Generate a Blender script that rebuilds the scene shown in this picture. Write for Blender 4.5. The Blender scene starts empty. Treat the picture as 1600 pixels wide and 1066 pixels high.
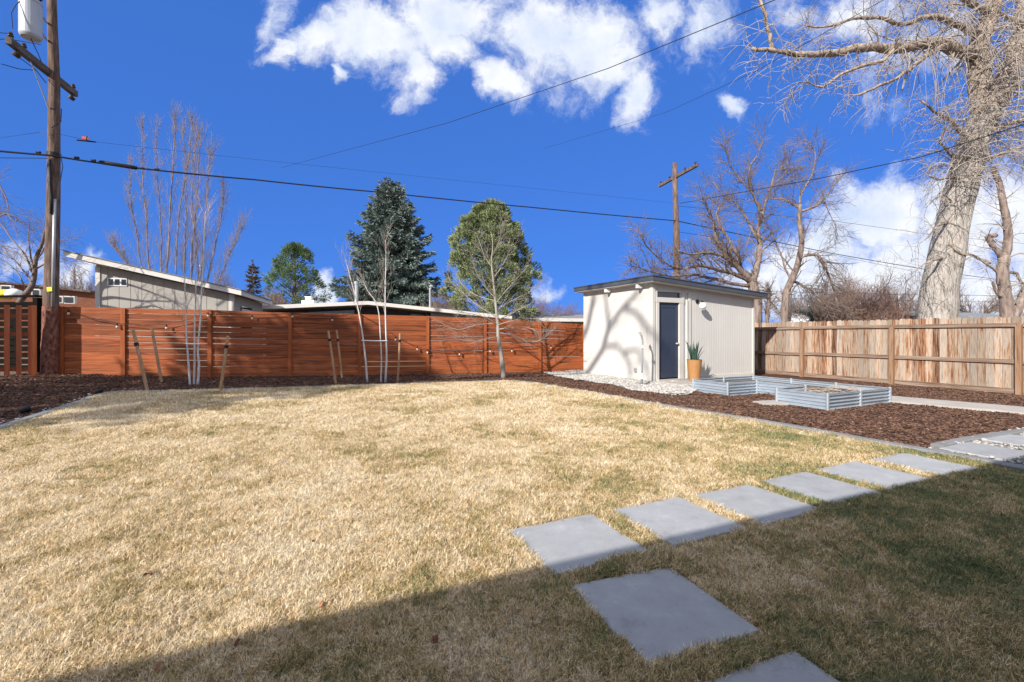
import bpy, math, random
import numpy as np
from mathutils import Vector, Matrix, noise as mn
from mathutils.geometry import delaunay_2d_cdt
C = bpy.context.scene.collection
F = 711.0; HY = 522.0; CH = 1.4
R = math.radians
def P(x, y, d): return Vector(((x-800)/F*d, d, CH+(HY-y)/F*d))
def sst(a, b, t):
    t = min(1, max(0, (t-a)/(b-a))); return t*t*(3-2*t)
TX = [-40,-16,-12,-10.67,-8.7,-6.7,-4.76,-2.8,.9,20]; TZ = [.5,.45,.354,.257,.154,.12,.083,.067,.02,0]
def T(X, Y):
    h = float(np.interp(X, TX, TZ))*sst(3, 12, Y)
    h += .075*math.exp(-((X-5)**2+(Y-14)**2)/9.7)
    return h
def G(x, y, dz=0.0):
    d = F*CH/max(y-HY, 8)
    for _ in range(25):
        X = (x-800)/F*d
        d = .5*d+.5*F*(CH-T(X, d)-dz)/(y-HY)
    return Vector(((x-800)/F*d, d, T((x-800)/F*d, d)+dz))
# sun travel direction
SEL = R(29.7); SAZ = R(37.4)
L = Vector((math.sin(SAZ)*math.cos(SEL), math.cos(SAZ)*math.cos(SEL), -math.sin(SEL)))
YAW = R(26); U = Vector((math.cos(YAW), math.sin(YAW), 0)); V = Vector((-math.sin(YAW), math.cos(YAW), 0)); Z = Vector((0, 0, 1))

# ---------------------------------------------------------------- materials
MATS = {}
def M(name, cols, size=(1,1,1), rot=0, rough=.8, bump=0, bsize=None, island=0, detail=6, metal=0, spec=.3, pos=None, nrough=.6, objrand=0, ishift=0):
    m = bpy.data.materials.new(name); m.use_nodes = True; nt = m.node_tree; n = nt.nodes; l = nt.links
    b = n['Principled BSDF']; b.inputs['Roughness'].default_value = rough; b.inputs['Metallic'].default_value = metal
    b.inputs['Specular IOR Level'].default_value = spec
    g = n.new('ShaderNodeNewGeometry')
    def mapped(sz):
        mp = n.new('ShaderNodeMapping'); mp.vector_type = 'TEXTURE'
        mp.inputs['Scale'].default_value = sz; mp.inputs['Rotation'].default_value = (0, 0, rot)
        l.new(g.outputs['Position'], mp.inputs['Vector']); return mp
    def noi(sz, det):
        mp = mapped(sz); t = n.new('ShaderNodeTexNoise'); t.noise_dimensions = '4D'
        t.inputs['Scale'].default_value = 1; t.inputs['Detail'].default_value = det; t.inputs['Roughness'].default_value = nrough
        l.new(mp.outputs[0], t.inputs['Vector'])
        if island:
            k = n.new('ShaderNodeMath'); k.operation = 'MULTIPLY'; k.inputs[1].default_value = 37.0
            l.new(g.outputs['Random Per Island'], k.inputs[0]); l.new(k.outputs[0], t.inputs['W'])
        return t
    t = noi(size, detail)
    r = n.new('ShaderNodeValToRGB'); e = r.color_ramp.elements
    N = len(cols); ps = pos or [.3+.4*i/(max(N-1, 1)) for i in range(N)]
    while len(e) < N: e.new(.5)
    for i in range(N): e[i].position = ps[i]; e[i].color = tuple(cols[i])+(1,)
    fo = t.outputs['Fac']
    if ishift:   # every board leans towards its own tone
        k1 = n.new('ShaderNodeMath'); k1.operation = 'MULTIPLY'; k1.inputs[1].default_value = 91.7; l.new(g.outputs['Random Per Island'], k1.inputs[0])
        k2 = n.new('ShaderNodeMath'); k2.operation = 'FRACT'; l.new(k1.outputs[0], k2.inputs[0])
        k3 = n.new('ShaderNodeMath'); k3.operation = 'MULTIPLY_ADD'; k3.inputs[1].default_value = ishift; k3.inputs[2].default_value = -ishift/2; l.new(k2.outputs[0], k3.inputs[0])
        k4 = n.new('ShaderNodeMath'); k4.operation = 'ADD'; l.new(fo, k4.inputs[0]); l.new(k3.outputs[0], k4.inputs[1]); fo = k4.outputs[0]
    l.new(fo, r.inputs['Fac']); out = r.outputs['Color']
    if island or objrand:
        hs = n.new('ShaderNodeHueSaturation')
        mr = n.new('ShaderNodeMapRange'); a = island or objrand
        mr.inputs['To Min'].default_value = 1-a; mr.inputs['To Max'].default_value = 1+a
        if island: l.new(g.outputs['Random Per Island'], mr.inputs['Value'])
        else:
            oi = n.new('ShaderNodeObjectInfo'); l.new(oi.outputs['Random'], mr.inputs['Value'])
        l.new(mr.outputs[0], hs.inputs['Value']); l.new(out, hs.inputs['Color']); out = hs.outputs['Color']
    l.new(out, b.inputs['Base Color'])
    if bump:
        t2 = noi(bsize or size, 5)
        bp = n.new('ShaderNodeBump'); bp.inputs['Strength'].default_value = 1; bp.inputs['Distance'].default_value = bump
        l.new(t2.outputs['Fac'], bp.inputs['Height']); l.new(bp.outputs[0], b.inputs['Normal'])
    MATS[name] = m; return m
FYAW = math.atan(.323)
m_redwood = M('red_stained_cedar', [(.12,.032,.013),(.32,.085,.026),(.44,.135,.045)], size=(.7,.05,.04), rot=FYAW, rough=.6, bump=.004, bsize=(.6,.02,.012), island=.30, ishift=.14, pos=[.3,.5,.75])
m_redpost = M('red_stained_post', [(.20,.05,.016),(.33,.088,.026),(.40,.115,.036)], size=(.05,.05,.7), rough=.6, bump=.003, island=.1)
m_picket = M('red_picket_paint', [(.17,.042,.018),(.28,.078,.03)], size=(.05,.05,.6), rough=.6, bump=.003, island=.15)
m_oldwood = M('weathered_cedar', [(.035,.022,.017),(.19,.08,.04),(.29,.185,.115),(.35,.29,.235),(.19,.16,.14)], size=(.028,.028,.42), rot=YAW, rough=.85, bump=.005, bsize=(.012,.012,.3), island=.35, pos=[.28,.40,.48,.57,.72], nrough=.66, ishift=.24)
m_oldrail = M('weathered_rail', [(.07,.045,.03),(.21,.14,.10),(.30,.24,.20)], size=(.03,.6,.03), rot=YAW, rough=.85, bump=.004, island=.1)
m_oldpost = M('weathered_post', [(.11,.06,.035),(.27,.155,.09),(.31,.23,.17)], size=(.03,.03,.5), rough=.85, bump=.004, island=.1)
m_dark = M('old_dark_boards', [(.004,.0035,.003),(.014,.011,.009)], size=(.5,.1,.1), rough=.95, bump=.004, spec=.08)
m_pole = M('utility_pole_wood', [(.035,.022,.018),(.13,.085,.065),(.25,.18,.14)], size=(.05,.05,.45), rough=.9, bump=.015, bsize=(.03,.03,.4))
m_polebase = M('pole_base_wood', [(.04,.015,.01),(.19,.07,.045),(.30,.18,.13)], size=(.06,.06,.12), rough=.9, bump=.02, bsize=(.04,.04,.1))
m_arm = M('crossarm_wood', [(.06,.05,.045),(.17,.14,.12)], size=(.1,.8,.1), rough=.9, bump=.005)
m_blackrub = M('black_cable_sheath', [(.012,.012,.013),(.02,.02,.022)], rough=.5)
m_steel = M('galvanised_conduit', [(.30,.31,.33),(.42,.43,.45)], size=(.1,.1,.4), rough=.5, metal=.3)
m_galv = M('galvanised_panel', [(.42,.48,.54),(.55,.60,.65)], size=(.3,.3,.1), rough=.38, metal=.6, bump=.0005)
m_tank = M('transformer_grey_paint', [(.34,.37,.42),(.42,.45,.50)], size=(.2,.2,.4), rough=.4)
m_insul = M('brown_porcelain', [(.03,.015,.012),(.05,.03,.02)], rough=.25)
m_cream = M('cream_siding_paint', [(.52,.505,.475),(.57,.555,.525)], size=(.5,.5,.8), rough=.7, bump=.001, bsize=(.03,.03,.3))
m_creamt = M('cream_trim_paint', [(.54,.52,.48),(.59,.57,.53)], size=(.5,.5,.8), rough=.65)
m_navy = M('navy_door_paint', [(.028,.04,.07),(.038,.052,.088)], size=(.3,.3,.5), rough=.35)
m_roofmetal = M('dark_roof_metal', [(.045,.055,.072),(.07,.083,.105)], size=(.5,.5,.1), rough=.5)
m_glassdark = M('dark_window_glass', [(.012,.015,.02),(.02,.024,.03)], rough=.05, spec=.8)
m_white = M('white_paint', [(.74,.74,.74),(.80,.80,.79)], rough=.55)
m_bulb = M('frosted_bulb', [(.75,.74,.7),(.8,.8,.78)], rough=.2)
m_brass = M('clear_bulb_glass', [(.55,.45,.35),(.7,.62,.5)], rough=.15)
m_pot = M('tan_wood_pot', [(.30,.145,.05),(.42,.22,.09)], size=(.03,.03,.5), rough=.6, bump=.001)
m_leaf = M('dark_succulent_leaf', [(.015,.04,.03),(.05,.095,.07)], size=(.05,.05,.04), rough=.45)
m_soil = M('potting_soil', [(.05,.035,.025),(.2,.15,.11)], size=(.04,.04,.04), rough=.95, bump=.02)
m_concrete = M('grey_concrete', [(.23,.235,.24),(.32,.325,.335),(.345,.35,.36),(.45,.455,.46)], size=(.22,.22,.22), rough=.85, bump=.0025, bsize=(.01,.01,.01), nrough=.78, objrand=.07, pos=[.28,.44,.56,.75])
m_conclight = M('pale_concrete', [(.33,.30,.27),(.43,.40,.37)], size=(.4,.4,.4), rough=.9, bump=.002, bsize=(.02,.02,.02))
m_kerb = M('edging_concrete', [(.17,.172,.175),(.245,.245,.25)], size=(.3,.3,.1), rough=.85, bump=.003, bsize=(.03,.03,.03))
m_mulch = M('mulch_floor', [(.018,.008,.006),(.085,.036,.022),(.15,.07,.045)], size=(.05,.05,.05), rough=.95, bump=.03, bsize=(.03,.03,.03), nrough=.7)
m_gravel = M('gravel_floor', [(.12,.11,.10),(.32,.30,.27)], size=(.03,.03,.03), rough=.9, bump=.02)
m_pebble = M('pale_pebble', [(.28,.265,.245),(.50,.475,.44)], size=(.02,.02,.02), rough=.8, objrand=.35)
m_chip = M('bark_chip', [(.035,.018,.012),(.082,.042,.028),(.14,.078,.052),(.36,.25,.17)], size=(.05,.05,.05), rough=.9, objrand=.75, pos=[.3,.45,.60,.74])
m_turf = M('lawn_thatch', [(.08,.06,.03),(.26,.19,.10),(.38,.29,.17)], size=(.12,.12,.12), rough=.95, bump=.03, bsize=(.02,.02,.02), nrough=.75)
m_ground = M('dry_ground', [(.12,.09,.06),(.24,.18,.11)], size=(2,2,2), rough=.95)
m_spruce = M('blue_spruce_needles', [(.07,.115,.10),(.20,.26,.235),(.38,.42,.36)], size=(.5,.5,.5), rough=.7, island=.4)
m_pine = M('pine_needles', [(.10,.14,.065),(.25,.30,.15),(.44,.45,.24)], size=(.6,.6,.6), rough=.7, island=.35)
m_pineb = M('far_pine_needles', [(.08,.14,.06),(.17,.25,.12),(.28,.35,.16)], size=(.9,.9,.9), rough=.7, island=.3)
m_drycon = M('dry_conifer_needles', [(.09,.08,.045),(.20,.16,.10)], size=(.4,.4,.4), rough=.8, island=.35)
m_cone = M('brown_cones', [(.12,.06,.035),(.25,.14,.09)], size=(.2,.2,.2), rough=.8, island=.3)
m_bark = M('grey_brown_bark', [(.06,.045,.04),(.21,.16,.135),(.34,.27,.235)], size=(.08,.08,.4), rough=.9, bump=.02, bsize=(.06,.06,.3))
m_barkdk = M('dark_bark', [(.05,.035,.03),(.15,.11,.095),(.25,.20,.17)], size=(.1,.1,.4), rough=.9, bump=.01)
m_cotton = M('cottonwood_bark', [(.10,.08,.065),(.33,.295,.26),(.47,.43,.385),(.58,.54,.50)], size=(.055,.055,.34), rough=.9, bump=.10, bsize=(.05,.05,.30), nrough=.7, pos=[.34,.44,.55,.70])
m_cottonlimb = M('cottonwood_limb_bark', [(.06,.04,.03),(.28,.215,.165),(.44,.37,.31)], size=(.1,.1,.1), rough=.9, bump=.03, pos=[.33,.48,.65])
m_twiggrey = M('grey_twigs', [(.17,.13,.11),(.33,.27,.235)], size=(.5,.5,.5), rough=.85)
m_youngbark = M('young_bark', [(.22,.19,.16),(.40,.36,.31)], size=(.1,.1,.3), rough=.8)
m_twigpale = M('pale_twigs', [(.27,.23,.19),(.46,.40,.35)], size=(.4,.4,.4), rough=.8)
m_twig = M('brown_twigs', [(.13,.095,.08),(.30,.23,.19)], size=(.6,.6,.6), rough=.85)
m_twigred = M('russet_twigs', [(.19,.11,.085),(.34,.22,.17)], size=(.6,.6,.6), rough=.85)
m_birch = M('white_birch_bark', [(.20,.18,.165),(.54,.52,.50),(.64,.62,.60)], size=(.03,.03,.05), rough=.7, pos=[.28,.38,.6])
m_birchtwig = M('birch_twigs', [(.30,.22,.18),(.5,.42,.37)], size=(.3,.3,.3), rough=.8)
m_stake = M('wooden_stake', [(.30,.17,.09),(.50,.33,.20)], size=(.03,.03,.3), rough=.8, bump=.002)
m_taupe = M('taupe_siding', [(.36,.34,.305),(.41,.385,.35)], size=(.6,.6,.6), rough=.75)
m_fascia = M('offwhite_fascia', [(.60,.57,.53),(.68,.65,.61)], size=(.5,.5,.5), rough=.6)
m_soffit = M('brown_soffit', [(.22,.17,.13),(.28,.22,.17)], rough=.7)
m_grey = M('grey_siding', [(.19,.20,.21),(.24,.25,.26)], size=(.05,.05,.8), rough=.7)
m_charc = M('charcoal_wall', [(.045,.05,.06),(.07,.075,.085)], size=(.3,.3,.6), rough=.7)
m_shingle = M('grey_shingles', [(.16,.165,.17),(.26,.265,.27)], size=(.1,.1,.1), rough=.9)
m_brick = M('red_brown_cladding', [(.18,.07,.04),(.30,.12,.07)], size=(.2,.2,.07), rough=.85)
m_teal = M('teal_boards', [(.01,.07,.07),(.02,.10,.10)], size=(.2,.2,.5), rough=.7)
m_yellow = M('yellow_plastic', [(.62,.55,.02),(.7,.64,.05)], rough=.5)
m_red = M('red_plastic', [(.55,.08,.04),(.6,.1,.05)], rough=.5)
m_dryleaf = M('dry_leaf', [(.18,.07,.035),(.30,.14,.08)], size=(.03,.03,.03), rough=.8, objrand=.4)
m_concfound = M('foundation_grey', [(.22,.21,.2),(.3,.29,.28)], size=(.1,.1,.1), rough=.9)

def grass_mat():
    m = bpy.data.materials.new('grass_blades'); m.use_nodes = True; nt = m.node_tree; n = nt.nodes; l = nt.links
    b = n['Principled BSDF']; b.inputs['Roughness'].default_value = .75; b.inputs['Specular IOR Level'].default_value = .2
    g = n.new('ShaderNodeNewGeometry'); oi = n.new('ShaderNodeObjectInfo')
    def noi(s, det=3):
        t = n.new('ShaderNodeTexNoise'); t.inputs['Scale'].default_value = s; t.inputs['Detail'].default_value = det
        l.new(g.outputs['Position'], t.inputs['Vector']); return t.outputs['Fac']
    def ma(op, a, b_):
        k = n.new('ShaderNodeMath'); k.operation = op
        for i, v in enumerate((a, b_)):
            if isinstance(v, (int, float)): k.inputs[i].default_value = v
            else: l.new(v, k.inputs[i])
        return k.outputs[0]
    sp = n.new('ShaderNodeSeparateXYZ'); l.new(g.outputs['Position'], sp.inputs[0])
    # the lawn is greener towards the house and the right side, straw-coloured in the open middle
    green_bias = ma('SUBTRACT', ma('MULTIPLY', sp.outputs['X'], .06), ma('MULTIPLY', sp.outputs['Y'], .028))
    green_bias = ma('MAXIMUM', green_bias, -.13); green_bias = ma('MINIMUM', green_bias, .13)
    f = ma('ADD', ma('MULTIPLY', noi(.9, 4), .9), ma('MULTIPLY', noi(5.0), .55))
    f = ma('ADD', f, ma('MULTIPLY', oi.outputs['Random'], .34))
    f = ma('SUBTRACT', f, green_bias); f = ma('ADD', f, -.025)
    f = ma('ADD', f, ma('MULTIPLY', g.outputs['Random Per Island'], .18))
    r = n.new('ShaderNodeValToRGB'); e = r.color_ramp.elements
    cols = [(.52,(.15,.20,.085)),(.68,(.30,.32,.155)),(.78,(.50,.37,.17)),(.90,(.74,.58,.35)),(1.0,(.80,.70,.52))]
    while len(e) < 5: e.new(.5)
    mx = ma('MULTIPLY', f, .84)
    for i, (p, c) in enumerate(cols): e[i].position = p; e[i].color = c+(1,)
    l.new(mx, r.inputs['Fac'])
    hs = n.new('ShaderNodeHueSaturation'); mr = n.new('ShaderNodeMapRange'); mr.inputs['To Min'].default_value = .40; mr.inputs['To Max'].default_value = 1.55
    l.new(g.outputs['Random Per Island'], mr.inputs['Value']); l.new(mr.outputs[0], hs.inputs['Value']); l.new(r.outputs[0], hs.inputs['Color'])
    l.new(hs.outputs[0], b.inputs['Base Color'])
    tl = n.new('ShaderNodeBsdfTranslucent'); l.new(hs.outputs[0], tl.inputs['Color']); ms = n.new('ShaderNodeMixShader'); ms.inputs[0].default_value = .32
    l.new(b.outputs[0], ms.inputs[1]); l.new(tl.outputs[0], ms.inputs[2]); l.new(ms.outputs[0], n['Material Output'].inputs['Surface'])
    return m
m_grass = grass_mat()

# ---------------------------------------------------------------- mesh helpers
class MB:
    def __init__(s): s.v = []; s.f = []; s.smooth = False
    def add(s, vs, fs):
        o = len(s.v); s.v += [tuple(p) for p in vs]; s.f += [tuple(i+o for i in f) for f in fs]; return s
    def box(s, o, a, b, c):
        o = Vector(o); a = Vector(a); b = Vector(b); c = Vector(c)
        vs = [o, o+a, o+a+b, o+b, o+c, o+a+c, o+a+b+c, o+b+c]
        fs = [(0,3,2,1),(4,5,6,7),(0,1,5,4),(1,2,6,5),(2,3,7,6),(3,0,4,7)]
        if a.cross(b).dot(c) < 0: fs = [f[::-1] for f in fs]
        return s.add(vs, fs)
    def hexa(s, b4, t4):
        return s.add(list(b4)+list(t4), [(0,3,2,1),(4,5,6,7),(0,1,5,4),(1,2,6,5),(2,3,7,6),(3,0,4,7)])
    def tube(s, pts, rad, n=6, cap=True):
        pts = [Vector(p) for p in pts]; k = len(pts)
        if not hasattr(rad, '__len__'): rad = [rad]*k
        o = len(s.v); up = None
        for i, p in enumerate(pts):
            t = (pts[min(i+1, k-1)]-pts[max(i-1, 0)])
            if t.length < 1e-9: t = Vector((0,0,1))
            t.normalize()
            if up is None:
                up = Vector((1,0,0)) if abs(t.x) < .8 else Vector((0,1,0))
            a = (up-t*up.dot(t)); a.normalize(); up = a; b = t.cross(a)
            for j in range(n):
                th = 2*math.pi*j/n; q = p+(a*math.cos(th)+b*math.sin(th))*rad[i]
                s.v.append((q.x, q.y, q.z))
        for i in range(k-1):
            for j in range(n):
                j2 = (j+1) % n
                s.f.append((o+i*n+j, o+i*n+j2, o+(i+1)*n+j2, o+(i+1)*n+j))
        if cap:
            s.f.append(tuple(o+j for j in range(n))[::-1]); s.f.append(tuple(o+(k-1)*n+j for j in range(n)))
        return s
    def lathe(s, c, prof, n=20, axis=Z, closed=True):
        axis = Vector(axis).normalized(); a = axis.orthogonal().normalized(); b = axis.cross(a); o = len(s.v); c = Vector(c)
        for r, h in prof:
            for j in range(n):
                th = 2*math.pi*j/n; q = c+axis*h+(a*math.cos(th)+b*math.sin(th))*r; s.v.append(tuple(q))
        for i in range(len(prof)-1):
            for j in range(n):
                j2 = (j+1) % n; s.f.append((o+i*n+j, o+i*n+j2, o+(i+1)*n+j2, o+(i+1)*n+j))
        if closed:
            s.f.append(tuple(o+j for j in range(n))[::-1]); s.f.append(tuple(o+(len(prof)-1)*n+j for j in range(n)))
        return s
    def build(s, name, mat, root=None, loc=None, smooth=None):
        me = bpy.data.meshes.new(name)
        base = Vector(root['wloc']) if root is not None else Vector(loc if loc is not None else (0,0,0))
        vv = np.array(s.v, dtype=np.float64)-np.array(base)
        me.from_pydata(vv.tolist(), [], s.f)
        me.materials.append(mat)
        o = bpy.data.objects.new(name, me); C.objects.link(o)
        if root is not None: o.parent = root; o['wloc'] = tuple(base)
        else: o.location = base; o['wloc'] = tuple(base)
        if smooth if smooth is not None else s.smooth:
            me.polygons.foreach_set('use_smooth', [True]*len(me.polygons))
        return o
def build_each(mb, name, mat, parent):
    par = list(range(len(mb.v)))
    def fd(i):
        while par[i] != i: par[i] = par[par[i]]; i = par[i]
        return i
    for f in mb.f:
        a = fd(f[0])
        for j in f[1:]: par[fd(j)] = a
    gs = {}
    for f in mb.f: gs.setdefault(fd(f[0]), []).append(f)
    out = []
    for fs in gs.values():
        ids = sorted({i for f in fs for i in f}); mp = {a: b for b, a in enumerate(ids)}
        m2 = MB(); m2.add([mb.v[i] for i in ids], [tuple(mp[i] for i in f) for f in fs]); out.append(m2.build(name, mat, parent))
    return out
def tag(o, label=None, cat=None, group=None, kind=None):
    if label: o['label'] = label
    if cat: o['category'] = cat
    if group: o['group'] = group
    if kind: o['kind'] = kind
    return o
def root(name, loc, label, cat, group=None):
    o = bpy.data.objects.new(name, None); C.objects.link(o); o.location = loc; o['wloc'] = tuple(loc); o.empty_display_size = .2
    return tag(o, label, cat, group)
def sub(mb, name, mat, part, smooth=None):   # sub-part: its parent sits at the thing's origin
    return mb.build(name, mat, part, smooth=smooth)

def np_in(poly, X, Y):
    c = np.zeros(len(X), bool); j = len(poly)-1
    for i in range(len(poly)):
        a, b = poly[i], poly[j]
        if a[1] != b[1]:
            m = ((a[1] > Y) != (b[1] > Y)) & (X < (b[0]-a[0])*(Y-a[1])/(b[1]-a[1])+a[0]); c ^= m
        j = i
    return c
def poly_sheet(name, mat, poly, dz, step=.3, bump=0, seed=0):
    poly = [Vector((p[0], p[1])) for p in poly]
    # densify boundary
    bd = []
    for i in range(len(poly)):
        a, b = poly[i], poly[(i+1) % len(poly)]; k = max(1, int((b-a).length/step))
        for j in range(k): bd.append(a.lerp(b, j/k))
    nb = len(bd)
    def inside(x, y):
        c = False; j = len(poly)-1
        for i in range(len(poly)):
            a, b = poly[i], poly[j]
            if (a.y > y) != (b.y > y) and x < (b.x-a.x)*(y-a.y)/(b.y-a.y)+a.x: c = not c
            j = i
        return c
    xs = [p.x for p in poly]; ys = [p.y for p in poly]; pts = list(bd)
    y = min(ys)+step*.5
    while y < max(ys):
        x = min(xs)+step*.5
        while x < max(xs):
            if inside(x, y): pts.append(Vector((x+random.uniform(-.1,.1)*step, y+random.uniform(-.1,.1)*step)))
            x += step
        y += step
    vs, es, fs, *_ = delaunay_2d_cdt(pts, [(i, (i+1) % nb) for i in range(nb)], [], 1, 1e-5)
    mb = MB(); mb.add([(p.x, p.y, T(p.x, p.y)+dz+(bump*mn.noise(Vector((p.x*2.3, p.y*2.3, seed))) if bump else 0)) for p in vs], [tuple(f) for f in fs])
    o = mb.build(name, mat, smooth=True); return o, inside

# ---------------------------------------------------------------- camera, sun, sky
cam = bpy.data.cameras.new('camera'); co = bpy.data.objects.new('camera', cam); C.objects.link(co)
co.location = (0, 0, CH); co.rotation_euler = (R(90), 0, 0); cam.sensor_width = 36; cam.lens = F/1600*36; cam.shift_y = -(533-HY)/1600; cam.clip_end = 3000; cam.clip_start = .05
bpy.context.scene.camera = co
sl = bpy.data.lights.new('sun', 'SUN'); so = bpy.data.objects.new('sun', sl); C.objects.link(so)
sl.energy = 3.0; sl.angle = R(.53); sl.color = (1.0, .94, .86); so.rotation_euler = L.to_track_quat('-Z', 'Y').to_euler(); so.location = (0, 0, 30)
sc = bpy.context.scene
sc.view_settings.view_transform = 'Standard'; sc.view_settings.look = 'None'; sc.view_settings.exposure = 1.30; sc.view_settings.gamma = 1
w = bpy.data.worlds.new('World'); sc.world = w; w.use_nodes = True
def sky_nodes():
    nt = w.node_tree; n = nt.nodes; l = nt.links; n.clear()
    out = n.new('ShaderNodeOutputWorld'); sky = n.new('ShaderNodeTexSky'); sky.sky_type = 'NISHITA'; sky.sun_disc = False
    sky.sun_elevation = SEL; sky.sun_rotation = math.atan2(-L.x, -L.y) % (2*math.pi); sky.air_density = .75; sky.dust_density = 0; sky.ozone_density = 3.5; sky.altitude = 1600
    hs = n.new('ShaderNodeHueSaturation'); hs.inputs['Saturation'].default_value = 1.0; hs.inputs['Value'].default_value = 1.0
    tn = n.new('ShaderNodeMix'); tn.data_type = 'RGBA'; tn.blend_type = 'MULTIPLY'; tn.inputs[0].default_value = 1; tn.inputs[7].default_value = (.215,.62,1.80,1)
    gm = n.new('ShaderNodeGamma'); gm.inputs[1].default_value = .25
    l.new(sky.outputs[0], gm.inputs[0]); l.new(gm.outputs[0], tn.inputs[6]); l.new(tn.outputs[2], hs.inputs['Color'])
    bg = n.new('ShaderNodeBackground'); bg.inputs['Strength'].default_value = .12; l.new(hs.outputs[0], bg.inputs['Color'])
    def ma(op, a, b=None, c=None, clamp=False):
        k = n.new('ShaderNodeMath'); k.operation = op; k.use_clamp = clamp
        for i, v in enumerate((a, b, c)):
            if v is None: continue
            if isinstance(v, (int, float)): k.inputs[i].default_value = v
            else: l.new(v, k.inputs[i])
        return k.outputs[0]
    tc = n.new('ShaderNodeTexCoord'); sp = n.new('ShaderNodeSeparateXYZ'); l.new(tc.outputs['Generated'], sp.inputs[0])
    ay = ma('MAXIMUM', ma('ABSOLUTE', sp.outputs['Y']), .05)
    u = ma('DIVIDE', sp.outputs['X'], ay); v = ma('DIVIDE', sp.outputs['Z'], ay)
    cb = n.new('ShaderNodeCombineXYZ'); l.new(u, cb.inputs[0]); l.new(v, cb.inputs[1])
    # domain warp
    def noi(scale, det, rough, vec, off=0, dist=0):
        t = n.new('ShaderNodeTexNoise'); t.noise_dimensions = '4D'; t.inputs['W'].default_value = off; t.inputs['Scale'].default_value = scale; t.inputs['Detail'].default_value = det
        t.inputs['Roughness'].default_value = rough; t.inputs['Distortion'].default_value = dist; l.new(vec, t.inputs['Vector']); return t
    wn = noi(5.0, 6, .62, cb.outputs[0], 3.1)
    vm = n.new('ShaderNodeVectorMath'); vm.operation = 'SUBTRACT'; l.new(wn.outputs['Color'], vm.inputs[0]); vm.inputs[1].default_value = (.5,.5,.5)
    vs = n.new('ShaderNodeVectorMath'); vs.operation = 'SCALE'; l.new(vm.outputs[0], vs.inputs[0]); vs.inputs['Scale'].default_value = .17
    va = n.new('ShaderNodeVectorMath'); va.operation = 'ADD'; l.new(cb.outputs[0], va.inputs[0]); l.new(vs.outputs[0], va.inputs[1])
    blobs = [(425,30,24,70,-12,.7),(440,85,30,26,0,.55),(585,60,95,62,0,1.1),(500,70,60,40,10,.75),(640,115,44,48,0,1),(700,15,110,62,0,1),(690,70,75,50,0,.85),(770,122,52,34,-20,.95),(850,55,90,66,0,1.1),
             (930,85,88,68,20,1.05),(990,150,30,44,0,.9),(1022,38,40,55,-15,.85),(530,122,12,20,0,.75),(1148,168,18,28,20,.8),(1110,30,56,60,0,.5),
             (1330,20,150,46,0,.6),(1440,75,110,46,10,.55),(1400,150,60,30,0,.35),
             (1385,345,120,72,-10,1.0),(1500,350,100,80,0,1.2),(1610,340,70,86,0,1.2),(1300,400,150,52,0,.9),(1430,430,260,62,0,1.1),(1210,440,130,44,0,.8),(1310,440,190,60,0,.9),(1520,445,190,70,0,1.0),
             (505,462,28,34,0,1),(500,485,60,22,0,.8),(110,420,56,34,0,.5),(40,400,60,30,0,.35),(845,462,60,20,0,.55)]
    acc = None
    for (x, y, rx, ry, rot, s) in blobs:
        mp = n.new('ShaderNodeMapping'); mp.vector_type = 'TEXTURE'
        mp.inputs['Location'].default_value = ((x-800)/F, (HY-y)/F, 0); mp.inputs['Rotation'].default_value = (0, 0, R(rot)); mp.inputs['Scale'].default_value = (rx/F*1.25, ry/F*1.25, 1)
        l.new(va.outputs[0], mp.inputs['Vector'])
        ln = n.new('ShaderNodeVectorMath'); ln.operation = 'LENGTH'; l.new(mp.outputs[0], ln.inputs[0])
        f = ma('MULTIPLY', ma('SUBTRACT', 1.0, ln.outputs['Value']), s)
        acc = f if acc is None else ma('MAXIMUM', acc, f)
    acc = ma('MAXIMUM', acc, -.6); acc = ma('MULTIPLY', acc, 1.12)
    nz = noi(11.0, 12, .64, va.outputs[0], 1.7)
    f = ma('ADD', acc, ma('MULTIPLY', ma('SUBTRACT', nz.outputs['Fac'], .5), 2.3))
    mr = n.new('ShaderNodeMapRange'); mr.interpolation_type = 'SMOOTHSTEP'; mr.inputs['From Min'].default_value = .02; mr.inputs['From Max'].default_value = .80; l.new(f, mr.inputs['Value'])
    up = n.new('ShaderNodeMapRange'); up.inputs['From Min'].default_value = -.02; up.inputs['From Max'].default_value = .03; l.new(sp.outputs['Z'], up.inputs['Value'])
    # unseen broken clouds added overhead and behind the viewer as neutral fill light
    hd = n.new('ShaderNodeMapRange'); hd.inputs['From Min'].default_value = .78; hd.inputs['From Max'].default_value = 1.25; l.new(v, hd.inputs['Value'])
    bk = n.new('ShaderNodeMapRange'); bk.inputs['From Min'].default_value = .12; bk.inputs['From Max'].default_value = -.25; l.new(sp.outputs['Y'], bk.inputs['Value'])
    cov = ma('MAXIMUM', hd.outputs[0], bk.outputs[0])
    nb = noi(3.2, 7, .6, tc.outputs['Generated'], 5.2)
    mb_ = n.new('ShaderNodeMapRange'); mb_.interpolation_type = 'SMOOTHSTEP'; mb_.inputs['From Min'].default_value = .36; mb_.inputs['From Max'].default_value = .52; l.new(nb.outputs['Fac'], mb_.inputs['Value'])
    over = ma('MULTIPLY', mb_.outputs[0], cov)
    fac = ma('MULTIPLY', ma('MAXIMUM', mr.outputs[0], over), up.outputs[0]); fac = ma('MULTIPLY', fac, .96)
    sh = noi(5.0, 6, .6, cb.outputs[0], 9.4)
    cr = n.new('ShaderNodeValToRGB'); e = cr.color_ramp.elements
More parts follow.
